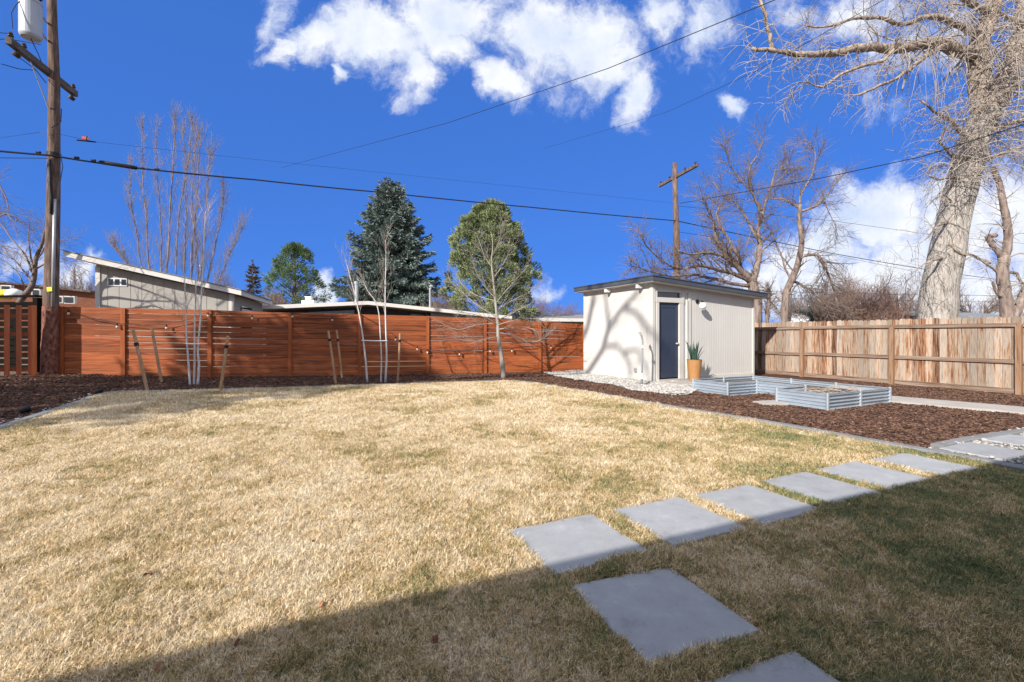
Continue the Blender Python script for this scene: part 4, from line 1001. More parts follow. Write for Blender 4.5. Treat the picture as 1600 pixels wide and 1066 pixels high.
def lefttree():
    r = random.Random(52); d = 13.2; b = P(18, 560, d); b.z = T(b.x, b.y); tr = []; tw = []
    ps, rs = limb([(20,500),(32,470),(48,450),(54,430),(56,405),(66,380),(70,360)], d, .10, .03); ps = [b-Z*.1]+ps; rs = [.12]+rs; tr.append((ps, rs))
    for q, rad in [([(54,430),(48,400),(44,370),(46,345)],.03),([(55,420),(75,410),(92,402),(110,410),(140,425)],.03),([(56,410),(68,390),(78,378),(100,376),(122,373)],.028),([(50,440),(35,420),(15,400),(-10,385)],.03),([(52,430),(40,400),(20,375),(0,350),(-20,340)],.03),([(40,455),(30,430),(10,410),(-20,400)],.025),([(60,395),(66,375),(70,360),(68,345)],.02),([(50,445),(70,450),(80,455)],.02)]:
        p_, r_ = limb(q, d, rad, .006, .01, r, [d+r.uniform(-.6,.6)]*len(q)); tw.append((p_, r_)); sprout(r, tw, p_, r_, 14, .4, 1.0, .7, 1, 4, .2, 0, .05, .1, .45, .004, 4)
    make_tree('small_bare_tree', b, 'small leafless crooked tree beside the utility pole behind the picket fence', 'tree', tr, tw, m_barkdk, m_twig)
    # overhanging branches from the left: crown of a neighbouring tree whose trunk stands out of frame
    tr, tw = [], []; d = 12.0; b = Vector((-16.4, 12.2, T(-16.4, 12.2)))
    tr.append(([b-Z*.1, b+Vector((.1,0,1.6)), b+Vector((.5,0,3.2)), b+Vector((.7,0,5))], [.17,.15,.11,.05]))
    for q in ([(-60,350),(-20,345),(10,335),(27,340)],[(-60,290),(-10,285),(5,300),(14,335)],[(-50,320),(0,330),(25,350)],[(-70,370),(-20,372),(15,392),(40,400)]):
        p_, r_ = limb(q, d, .035, .006, .02, r); tw.append(([b+Vector((.5,0,2.8))]+p_, [.05]+r_)); sprout(r, tw, p_, r_, 10, .3, .9, .6, 1, 4, .2, 0, 0, .2, .45, .004, 4)
    make_tree('bare_tree', b, 'leafless tree at the far left whose branch tips reach in at the picture edge', 'tree', tr, tw, m_barkdk, m_twig)
lefttree()
def right_trees():
    r = random.Random(61); d = 21; tr, tw = [], []
    b = P(1178, 520, d); b.z = 0
    def L_(q, rad, r1=.02, dz=0, n=10, l0=.6, l1=1.7, up=.1, ang=.7, lv=1, nc=5):
        k = len(q); dep = [d+dz*i/(k-1) for i in range(k)]
        p_, r_ = limb(q, d, rad*.82, r1*.8, .03, r, dep); tr.append((p_, r_)); sprout(r, tw, p_, r_, int(n*1.5), l0, l1*1.1, ang, lv, 9, .24, 0, up, .12, .4, .009, 4); return p_
    L_([(1180,560),(1180,510),(1182,480),(1178,450),(1172,432)],.34,.26,n=6,l0=.4,l1=1)
    L_([(1175,440),(1183,415),(1188,390),(1184,360),(1192,330),(1202,300),(1212,265)],.22,.03,dz=.8,n=18)
    L_([(1212,268),(1222,262),(1235,262)],.03,.012)
    L_([(1192,330),(1180,310),(1172,290),(1170,265),(1185,240),(1192,220)],.08,.02,n=16)
    L_([(1175,440),(1160,425),(1140,400),(1122,380),(1115,350),(1105,325),(1095,300)],.20,.03,dz=-1.5,n=24)
    L_([(1172,432),(1150,415),(1128,400),(1105,395),(1080,398),(1060,392)],.15,.03,dz=-2,n=24)
    L_([(1172,440),(1145,428),(1115,420),(1090,415),(1060,420),(1035,408),(1010,385),(1000,365)],.13,.02,dz=-2.5,n=30)
    L_([(1170,448),(1130,440),(1090,430),(1050,432),(1020,425),(995,418),(985,415)],.11,.02,dz=-1,n=30)
    L_([(1160,425),(1150,395),(1130,360),(1120,335),(1125,320)],.12,.03,dz=.8,n=20)
    L_([(1182,372),(1165,340),(1150,318),(1130,305),(1115,285)],.08,.02,dz=1,n=18)
    L_([(1190,345),(1180,310),(1155,280),(1140,255),(1133,228)],.07,.015,dz=-1,n=18)
    L_([(1200,300),(1212,285),(1228,270),(1232,250)],.05,.015,n=10)
    L_([(1196,510),(1200,480),(1202,460),(1196,450)],.12,.06,dz=-.5,n=18,l0=.3,l1=1.0)
    make_tree('gnarled_bare_tree', b, 'gnarled leafless tree with crowded leaning limbs rising behind the shed roof', 'tree', tr, tw, m_bark, m_twig)
    tr2, tw2 = [], []; tr, tw = tr2, tw2; d = 20.5
    b = P(1225, 520, d); b.z = 0
    def L2(q, rad, r1=.02, dz=0, n=10, l0=.6, l1=1.7, up=.1):
        k = len(q); dep = [d+dz*i/(k-1) for i in range(k)]
        p_, r_ = limb(q, d, rad*.85, r1*.8, .02, r, dep); tr2.append((p_, r_)); sprout(r, tw2, p_, r_, int(n*1.5), l0, l1*1.1, .75, 1, 8, .24, 0, up, .12, .4, .009, 4)
    L2([(1224,560),(1226,500),(1228,460),(1240,430),(1250,400),(1252,370),(1248,340),(1250,320)],.22,.10,n=10,l0=.5,l1=1.3)
    L2([(1250,325),(1240,320),(1225,312),(1205,310)],.07,.03,n=10)
    L2([(1250,320),(1253,300),(1268,275),(1274,250),(1270,230),(1258,218)],.07,.015,n=18)
    L2([(1250,330),(1270,325),(1285,312),(1300,295),(1310,280)],.08,.02,n=16)
    L2([(1258,400),(1275,398),(1285,408),(1295,430),(1303,455),(1310,480)],.09,.04,dz=-.6,n=22,up=-.1)
    L2([(1236,438),(1250,445),(1268,455),(1285,475),(1320,490),(1330,498)],.08,.02,dz=-1,n=22,up=-.1)
    L2([(1236,440),(1226,415),(1215,385),(1205,365),(1195,350)],.07,.015,n=16)
    L2([(1285,312),(1300,340),(1310,370)],.03,.01,n=10)
    make_tree('forked_bare_tree', b, 'leafless tree with one clear forked trunk, just right of the shed', 'tree', tr2, tw2, m_bark, m_twig)
right_trees()
# small round street-side trees and shrubs in the back: generic
def bush(name, xc, ybase, ytop, d, hw, label, seed, mat, n=60, group=None, cat='shrub', lv=1, minr=.007, up=.25):
    r = random.Random(seed); b = P(xc, ybase, d); b.z = 0; tp_ = P(xc, ytop, d).z; tr = []; tw = []
    for i in range(n):
        a = r.uniform(0, 6.28); s = r.random()**.6; tx = Vector((b.x+math.cos(a)*hw*s, b.y+math.sin(a)*hw*s*.8, tp_*(1-.35*s)*r.uniform(.75,1)))
        m_ = Vector((b.x+math.cos(a)*hw*s*.35, b.y+math.sin(a)*hw*s*.3, tx.z*.5)); bb = Vector((b.x+r.uniform(-.2,.2), b.y+r.uniform(-.2,.2), -.05))
        ps = [bb, m_, m_.lerp(tx,.5)+rv(r)*.12*hw, tx]; rs = [.035,.025,.015,.006]; tw.append((ps, rs)); sprout(r, tw, ps, rs, 9, hw*.22, hw*.6, .7, lv, 4, .25, 0, up, .3, .5, minr, 4)
    rt = root(name, b, label, cat, group)
    tubes(tw, 3).build('twigs', mat, rt, smooth=True); return rt
bush('bare_shrub', 1345, 520, 425, 24, 2.3, 'dense reddish-brown leafless shrub, left one of two behind the old fence', 71, m_twigred, 90, 'leafless shrubs behind the old fence')
bush('bare_shrub', 1395, 520, 452, 22, 1.3, 'dense reddish-brown leafless shrub next to the big cottonwood trunk', 72, m_twigred, 70, 'leafless shrubs behind the old fence')
bush('bare_shrub', 1290, 520, 432, 25, 2.2, 'thin leafless thicket between the forked tree and the reddish shrub', 73, m_twig, 110, 'leafless shrubs behind the old fence')
bush('bare_shrub', 350, 520, 412, 36, 2.0, 'pale greyish leafless treetop right of the garage roof', 74, m_twig, 90, 'leafless tops behind the low house')
bush('bare_shrub', 425, 520, 448, 30, 1.8, 'low pinkish-brown leafless top below the distant pine', 75, m_twigred, 100, 'leafless tops behind the low house')
bush('bare_shrub', 845, 520, 462, 40, 2.6, 'reddish leafless shrub tops right of the rounded pine', 76, m_twigred, 80, 'leafless tops behind the low house')
bush('bare_shrub', 690, 520, 448, 24.5, 1.5, 'grey-brown leafless shrub between the spruce and the rounded pine', 77, m_twig, 80, 'leafless tops behind the low house')
bush('bare_shrub', 120, 520, 408, 24, 2.0, 'leafless shrub behind the utility pole and the red-brown building', 78, m_twig, 80)
bush('bare_shrub', 890, 520, 470, 44, 2.4, 'thin orange leafless tops above the flat grey roof left of the shed', 79, m_twigred, 60, 'leafless tops behind the low house')
def faroak(xc, ytop, d, hw, label, seed, mat=m_twig, dead=False):
    r = random.Random(seed); b = P(xc, 522, d); b.z = 0; H = P(xc, ytop, d).z; tr = []; tw = []
    t0 = [b-Z*.1, b+Vector((r.uniform(-.2,.2),0,H*.2)), b+Vector((r.uniform(-.3,.3),0,H*.4))]; tr.append((t0, [.22,.18,.14]))
    for i in range(7):
        a = r.uniform(0, 6.28); d_ = Vector((math.cos(a)*.75, math.sin(a)*.75, 1)); bp, br = branch(r, t0[-1]-Z*r.uniform(0,H*.15), d_, H*.62*r.uniform(.8,1), .09, 6, .2, 0, .15, .1)
        tr.append((bp, br)); sprout(r, tw, bp, br, 20, H*.14, H*.34, .7, 1, 7, .22, 0, .08, .1, .45, .013, 4)
    make_tree('bare_tree', b, label, 'tree', tr, tw, m_barkdk, mat, 'leafless trees in the far background')
faroak(1525, 428, 38, 3, 'distant leafless tree seen between the cottonwood trunk and the smaller dark trunk', 81)
faroak(1340, 395, 44, 3, 'distant leafless tree rising above the thicket right of the forked tree', 82)
faroak(1408, 425, 36, 2.5, 'distant leafless tree immediately left of the cottonwood trunk', 83)
faroak(1100, 400, 45, 3, 'distant leafless tree behind the shed roof', 84)
faroak(1240, 440, 48, 3, 'distant leafless tree behind the forked tree', 85)
faroak(1620, 420, 34, 3, 'distant leafless tree at the right picture edge', 86)

# the great cottonwood
def cottonwood():
    r = random.Random(91); d = 15.0; tr, tw, lm = [], [], []; b = P(1462, 530, d); b.z = 0
    def mk(q, r0, r1, dep=None, jit=.02): return limb(q, d, r0, r1, jit, r, dep)
    trunk = mk([(1460,560),(1463,505),(1468,450),(1478,400),(1488,350),(1500,300),(1514,250),(1528,205),(1540,175)], .53, .37, jit=.0); trunk[0][0].z = -.15
    # make bark ridges: heavily sided trunk with radial noise
    mb = MB(); n = 40; pts, rads = trunk; ps2 = []; rs2 = []
    for i in range(len(pts)-1):
        for j in range(4): ps2.append(pts[i].lerp(pts[i+1], j/4)); rs2.append(rads[i]*(1-j/4)+rads[i+1]*j/4)
    ps2.append(pts[-1]); rs2.append(rads[-1])
    for i, (p, ra) in enumerate(zip(ps2, rs2)):
        for j in range(n):
            th = 2*math.pi*j/n; dv_ = Vector((math.cos(th), math.sin(th), 0)); nz = mn.noise(Vector((math.cos(th)*4.5, math.sin(th)*4.5, p.z*1.5)))*.07+mn.noise(Vector((math.cos(th)*1.6, math.sin(th)*1.6, p.z*.7)))*.14
            mb.v.append(tuple(p+dv_*ra*(1+nz)))
    k = len(ps2)
    mb.f = [(i*n+j, i*n+(j+1) % n, (i+1)*n+(j+1) % n, (i+1)*n+j) for i in range(k-1) for j in range(n)]
    rt = root('cottonwood_tree', b, 'huge old cottonwood with thick pale trunk and tangled whitish drooping twigs at the right', 'tree')
    mb.build('trunk', m_cotton, rt, smooth=True)
    spec = [([(1538,190),(1535,150),(1528,110),(1530,70),(1545,30),(1555,-10),(1560,-70)],.42,.22,[15,14.9,14.8,14.7,14.6,14.5,14.4],22),
            ([(1538,195),(1562,150),(1580,105),(1590,60),(1600,20),(1605,-60)],.36,.22,[15,15.2,15.4,15.6,15.7,15.8],30),
            ([(1532,85),(1505,82),(1470,68),(1440,70),(1400,76),(1350,74),(1300,83),(1260,86),(1210,80),(1175,76)],.27,.05,[14.8,14.5,14.1,13.8,13.5,13.2,13,12.8,12.6,12.5],60),
            ([(1207,78),(1203,55),(1195,25),(1188,-5),(1180,-30)],.07,.05,[12.6,12.6,12.5,12.5,12.4],8),
            ([(1400,72),(1380,95),(1340,105),(1310,120),(1288,136)],.09,.03,[13.5,13.2,13,12.8,12.7],16),
            ([(1288,136),(1270,132),(1255,128),(1235,133)],.035,.012,[12.7]*4,14),
            ([(1480,70),(1450,85),(1420,110),(1395,125),(1365,138),(1342,148)],.10,.035,[14,13.7,13.4,13.2,13,12.9],16),
            ([(1530,55),(1490,35),(1450,25),(1410,38),(1370,28),(1330,30),(1290,42),(1255,38)],.13,.02,[14.6,14.2,13.9,13.6,13.3,13,12.8,12.7],46),
            ([(1545,20),(1510,0),(1470,-20),(1420,-30),(1370,-40)],.14,.03,[14.5,14,13.5,13.2,13],46),
            ([(1528,225),(1500,205),(1480,185),(1460,175),(1440,158)],.11,.03,[15,14.7,14.4,14.2,14],40),
            ([(1520,240),(1500,250),(1480,235),(1468,215),(1490,190)],.10,.02,[15,14.7,14.5,14.4,14.3],36),
            ([(1530,210),(1560,200),(1590,190),(1620,180)],.14,.05,[15,14.8,14.6,14.5],44),
            ([(1515,265),(1550,245),(1580,235),(1610,225)],.10,.03,[15,14.7,14.5,14.4],40),
            ([(1560,150),(1590,135),(1620,120)],.14,.07,[15.2,15,14.9],34),
            ([(1498,280),(1485,278),(1465,280),(1452,274)],.06,.03,[15,14.6,14.4,14.3],10),
            ([(1485,345),(1470,350),(1455,365),(1445,375)],.06,.02,[15,14.5,14.3,14.2],10),
            ([(1478,400),(1462,405),(1445,412),(1430,425)],.05,.02,[15,14.4,14.2,14.1],12),
            ([(1492,320),(1478,305),(1462,310),(1445,325)],.04,.012,[15,14.5,14.3,14.2],10),
            ([(1484,380),(1500,395),(1520,400),(1548,412)],.06,.035,[14.6,14.5,14.5,14.5],8),
            ([(1600,40),(1560,20),(1520,10),(1480,5)],.10,.03,[15.4,14.9,14.5,14.2],40)]
    for q, a, c, dep, ns in spec:
        p_, r_ = mk(q, a*.86, c*.86, dep, .025); lm.append((p_, r_))
        sprout(r, tw, p_, r_, int(ns*.85), .6, 2.0, .95, 1, 5, .28, .22, 0, .05, .22, .009, 5)
    # matted drooping shoots round the trunk fork
    for _ in range(300):
        f = r.random(); y = 20+f*270; xc = np.interp(y, [20,100,175,250,300], [1560,1555,1540,1516,1502]); p = P(xc+r.uniform(-34,38), y, 14.5+r.uniform(-.6,.3))
        d_ = Vector((r.uniform(-1,1), r.uniform(-.8,.2), r.uniform(-.3,.9))); bp, br = branch(r, p, d_, r.uniform(.6,1.8), .015, 6, .30, .55, .35); tw.append((bp, br))
    for _ in range(90):   # long hanging strands
        x = r.uniform(1380,1600); p = P(x, r.uniform(-20,110), 14+r.uniform(-1,.5)); bp, br = branch(r, p, Vector((r.uniform(-.6,.6),0,-.2)), r.uniform(1,2.4), .014, 7, .18, .6, .35); tw.append((bp, br))
    tubes(lm, 10, True).build('limbs', m_cottonlimb, rt, smooth=True)
    tubes(tw, 3).build('twigs', m_twigpale, rt, smooth=True)
    print('cottonwood twigs', len(tw))
cottonwood()
def smaller_right():
    r = random.Random(95); d = 14.2; tr, tw = [], []; b = P(1578, 530, d); b.z = 0
    sp = [([(1575,560),(1574,500),(1570,460),(1566,430),(1568,400)],.27,.22,6),([(1568,405),(1575,380),(1573,345),(1566,315),(1560,285),(1552,262)],.20,.10,22),([(1568,405),(1552,385),(1544,370),(1556,368)],.13,.10,6),
          ([(1584,500),(1592,480),(1600,455),(1612,440)],.2,.14,8),([(1574,425),(1588,428),(1598,445)],.08,.05,6),([(1566,430),(1545,415),(1528,402),(1512,396)],.06,.03,8),([(1564,465),(1555,452),(1552,440)],.08,.05,4)]
    for q, a, c, ns in sp:
        a *= .66; c *= .66; p_, r_ = limb(q, d, a, c, .02, r); tr.append((p_, r_)); sprout(r, tw, p_, r_, ns, .4, 1.2, .8, 1, 4, .25, .1, 0, .1, .25, .007, 4)
    make_tree('knotty_tree', b, 'smaller knotty dark-grey tree with cut stubs, right of the huge cottonwood', 'tree', tr, tw, m_bark, m_twigpale)
smaller_right()

# ---------------------------------------------------------------- poles and wires
def pole1():
    d = 11.9; b = P(77, 588, d); b.z = T(b.x, b.y)
    rt = root('utility_pole', b, 'big weathered wooden utility pole with a transformer and crossarm at the left', 'utility pole')
    n = 26; mb = MB(); zs = np.linspace(b.z-.1, 11.2, 60)
    xs_ = lambda z: float(np.interp(z, [b.z, 5, 8, 11], [P(77,0,d).x, P(83.5,0,d).x, P(85,0,d).x, P(79,0,d).x]))
    rad = lambda z: .168-.0068*z
    for z in zs:
        for j in range(n):
            th = 2*math.pi*j/n; k = 1+.045*mn.noise(Vector((math.cos(th)*5, math.sin(th)*5, z*.5)))+(.05*mn.noise(Vector((math.cos(th)*3, math.sin(th)*3, z*4))) if z < 2 else 0)
            mb.v.append((xs_(z)+math.cos(th)*rad(z)*k, d+math.sin(th)*rad(z)*k, z))
    mb.f = [(i*n+j, i*n+(j+1) % n, (i+1)*n+(j+1) % n, (i+1)*n+j) for i in range(len(zs)-1) for j in range(n)]+[tuple((len(zs)-1)*n+j for j in range(n))]
    mb.build('pole', m_pole, rt, smooth=True)
    mb = MB(); zz = np.linspace(b.z-.1, 2.12, 10)
    for z in zz:
        for j in range(n):
            th = 2*math.pi*j/n; k = rad(z)+.010+.012*mn.noise(Vector((math.cos(th)*4, math.sin(th)*4, z*5))); mb.v.append((xs_(z)+math.cos(th)*k, d+math.sin(th)*k, z))
    mb.f = [(i*n+j, i*n+(j+1) % n, (i+1)*n+(j+1) % n, (i+1)*n+j) for i in range(len(zz)-1) for j in range(n)]
    tag(mb.build('pole_base', m_polebase, rt, smooth=True), 'reddish stained rough pole foot')
    mb = MB(); mb.tube([(xs_(z)+.15-.005*z, d-.09, z) for z in (2.1,3.5,4.9)], .036, 8); mb.build('conduit', m_steel, rt, smooth=True)
    yb = CH+(HY-330)*d/F; mb = MB(); mb.tube([(xs_(5)+.08, d-.13, 4.5), (xs_(5)+.10, d-.15, 4.9), (xs_(5)+.06, d-.15, 5.3), (xs_(5)+.04, d-.14, 5.9)], [.03,.04,.03,.025], 8); mb.build('cable_boot', m_blackrub, rt, smooth=True)
    mb = MB(); c = Vector((xs_(5.9), d, CH+(HY-243)*d/F)); mb.tube([c-Z*.05, c+Z*.06], .145, 20); mb.build('bracket_band', m_blackrub, rt)
    mb = MB(); c = P(77, 452, d-.17); mb.box(c-Vector((.06,0,.06)), Vector((.13,.0,.01)), Vector((0,.008,0)), Vector((-.012,0,.11))); mb.build('tag_plate', m_yellow, rt)
    # crossarm
    a0 = P(13,63,10.53); a1 = P(118,147,12.9); a0.z = a1.z = (a0.z+a1.z)/2; sh = Vector((.0,0,0)); dv_ = (a1-a0).normalized(); sd = Vector((dv_.y, -dv_.x, 0))
    off = sd*(.17); mid = a0.lerp(a1,.5)
    mb = MB(); mb.box(a0-sd*.06+Z*-.08, a1-a0, sd*.12, Z*.16); mb.build('crossarm', m_arm, rt)
    mb = MB(); pc_ = Vector((xs_(7), d-.15, a0.z-.95)); mb.tube([a0.lerp(a1,.28)-Z*.06, pc_], .014, 6); mb.tube([a0.lerp(a1,.66)-Z*.06, pc_+Vector((.02,.25,0))], .014, 6); build_each(mb, 'brace', m_steel, rt)
    for f in (.03,.2,.96):
        p = a0.lerp(a1, f)+Z*.06; mb = MB(); mb.lathe(p, [(.012,0),(.012,.06),(.055,.07),(.05,.10),(.03,.11),(.045,.13),(.03,.17)], 12); mb.build('insulator', m_insul, rt)
    for f in (.10,.93):
        p = a0.lerp(a1, f)-Z*.07; mb = MB(); mb.tube([p, p-Z*.07], .02, 8); mb.lathe(p-Z*.17-sd*.03, [(.05,0),(.075,.01),(.075,.09),(.05,.10)], 12, Vector((.5,.2,.8))); mb.build('cutout', m_insul, rt)
    # transformer
    c = P(48, 60, 11.3); mb = MB(); mb.lathe(c, [(.18,0),(.20,.03),(.213,.06),(.213,.86),(.226,.865),(.226,.90),(.213,.905),(.15,1.0),(.05,1.02)], 28); tk = mb.build('transformer', m_tank, rt, smooth=False)
    mb = MB(); mb.lathe(c+Vector((-.1,-.05,.98)), [(.05,0),(.08,.03),(.04,.06),(.08,.09),(.04,.12),(.07,.15),(.03,.2)], 12); mb.lathe(c+Vector((.14,.05,.98)), [(.05,0),(.08,.03),(.04,.06),(.08,.09),(.04,.12),(.07,.15),(.03,.2)], 12); build_each(mb, 'bushing', m_insul, tk)
    mb = MB(); mb.box(c+Vector((.15,.05,.25)), Vector((xs_(9)-c.x-.2,.4,0)), Vector((0,.05,0)), Z*.05); mb.box(c+Vector((.15,.05,.7)), Vector((xs_(9)-c.x-.2,.4,0)), Vector((0,.05,0)), Z*.05); build_each(mb, 'mount', m_steel, tk)
    mb = MB()
    for pts in ([a0.lerp(a1,.08)-Z*.2, P(30,90,11.2), P(55,108,11.6), P(72,130,11.8)], [c+Vector((-.1,0,1.1)), P(25,8,11), P(18,20,10.9), P(20,45,10.9)], [c+Vector((0,0,0)), P(60,85,11.5), P(70,110,11.7)], [P(2,100,10.9), P(30,108,11.1), P(55,110,11.6)], [P(78,215,11.7), P(92,230,11.7), P(98,260,11.7), P(94,285,11.7)], [P(80,200,11.7), P(95,190,11.75), P(96,170,11.7)]):
        mb.tube(pts, .010, 5)
    mb.build('jumper_wires', m_blackrub, rt)
    return rt
pole1()
def pole2():
    d = 22.9; b = P(1058, 522, d); b.z = 0
    rt = root('utility_pole', b, 'slimmer brown utility pole with a slanting crossarm in the distance above the shed roof', 'utility pole')
    mb = MB(); mb.tube([b-Z*.1, P(1057.5,400,d), P(1054,255,d)], [.19,.165,.11], 14); mb.build('pole', m_pole, rt, smooth=True)
    a0 = P(1030,291,24.2); a1 = P(1090,258,21.3); mb = MB(); dv_ = (a1-a0); sd = Vector((dv_.y,-dv_.x,0)).normalized(); mb.box(a0-sd*.06-Z*.06, dv_, sd*.12, Z*.13); mb.build('crossarm', m_pole, rt)
    for f in (.05,.3,.7,.95):
        mb = MB(); mb.lathe(a0.lerp(a1,f)+Z*.06, [(.015,0),(.015,.07),(.06,.08),(.04,.16)], 8); mb.build('insulator', m_insul, rt)
pole2()
def wire(pts_, label, sag=.0, r=.012, depths=None, extra=None, name='power_line'):
    ps = []
    w_ = [P(*q) for q in pts_]
    for i in range(len(w_)-1):
        for k in range(10):
            t = k/10; ps.append(w_[i].lerp(w_[i+1], t)-Z*sag*4*t*(1-t))
    ps.append(w_[-1]); mb = MB(); mb.tube(ps, r, 5)
    if extra is None: tag(mb.build(name, m_blackrub, loc=ps[0]), label, 'cable'); return
    rt = root(name, ps[0], label, 'cable'); mb.build('wire', m_blackrub, rt)
    for nm, mt, fn in extra: fn(nm, mt, rt)
def spl(nm, mt, rt):
    a = P(157,253.5,12.6); b = P(213,262.5,13.0); mb = MB(); ax = (b-a); mb.tube([a-ax*.06, a, b, b+ax*.06], [.015,.055,.055,.015], 10); mb.build(nm, mt, rt, smooth=True)
    mb = MB()
    for x, y in ((60,238.5),(120,247),(146,251),(222,263.5),(245,265)): p = P(x, y, 12.3 if x < 150 else 13.1); mb.tube([p-Vector((.05,0,-.01)), p+Vector((.05,0,0))], .035, 6)
    build_each(mb, 'clamp', m_blackrub, rt)
wire([(-120,224,10.5),(80,243,11.75),(213,262.5,13.0),(400,281,14.8),(600,301,16.8),(830,324,19.5),(1056,345,22.8),(1300,396,30),(1470,425,36),(1700,455,50)], 'thick black cable with a splice tube running from the near pole to the distant pole', .015, .024, extra=[('splice', m_blackrub, spl)])
wire([(440,262,30),(700,192,16),(950,107,11),(1230,-8,8)], 'thin wire climbing from mid sky up to the top edge across the clouds', .0, .009)
wire([(850,232,30),(1040,176,20),(1180,112,14),(1395,-8,10)], 'fainter thin wire climbing to the top edge right of the clouds', 0, .007)
wire([(1062,318,22.6),(1280,279,17),(1440,245,13.5),(1620,188,11)], 'thin wire rising right across the cottonwood trunk from the distant pole', 0, .014)
def tagf(nm, mt, rt):
    p = P(128,217,12.5); mb = MB(); mb.box(p, Vector((.13,.05,0)), Vector((0,.02,0)), Z*.07); mb.build(nm, mt, rt); mb = MB(); mb.tube([P(120,219,12.5), P(150,222,12.7)], .02, 6); mb.tube([P(135,220,12.5),P(136,213,12.5)], .015, 5); mb.build('bracket', m_blackrub, rt)
wire([(-60,225,11),(38,210,11.5),(62,207,11.7),(84,208,11.75),(150,222,12.7),(330,242,15),(1058,318,22.9)], 'thin wire with a small red tag leaving the near pole', .0, .004, extra=[('flag', m_red, tagf)])
wire([(-80,246,10.6),(75,247.5,11.7)], 'lower thin wire reaching the near pole from the left edge', 0, .008)
wire([(-60,46,9.8),(19,53,10.6)], 'thin wire from the top left edge to the crossarm end', 0, .007)
wire([(-60,64,9.8),(13,61,10.6),(64,70,11)], 'thin wire just below the topmost one at the crossarm', 0, .007)
wire([(1058,322,22.9),(1300,345,24),(1465,368,26),(1700,390,30)], 'faint upper wire right of the distant pole passing behind the cottonwood', .0, .009)
wire([(1180,455,30),(1440,461,30),(1700,463,30)], 'upper of two level wires just above the old fence', .0, .012)
wire([(1180,465,30),(1440,471,30),(1700,473,30)], 'lower of two level wires just above the old fence', .0, .012)
wire([(1057,362,22.9),(1300,398,29),(1465,432,36),(1760,452,50)], 'thin wire sagging right below the thick cable beyond the distant pole', .0, .010)

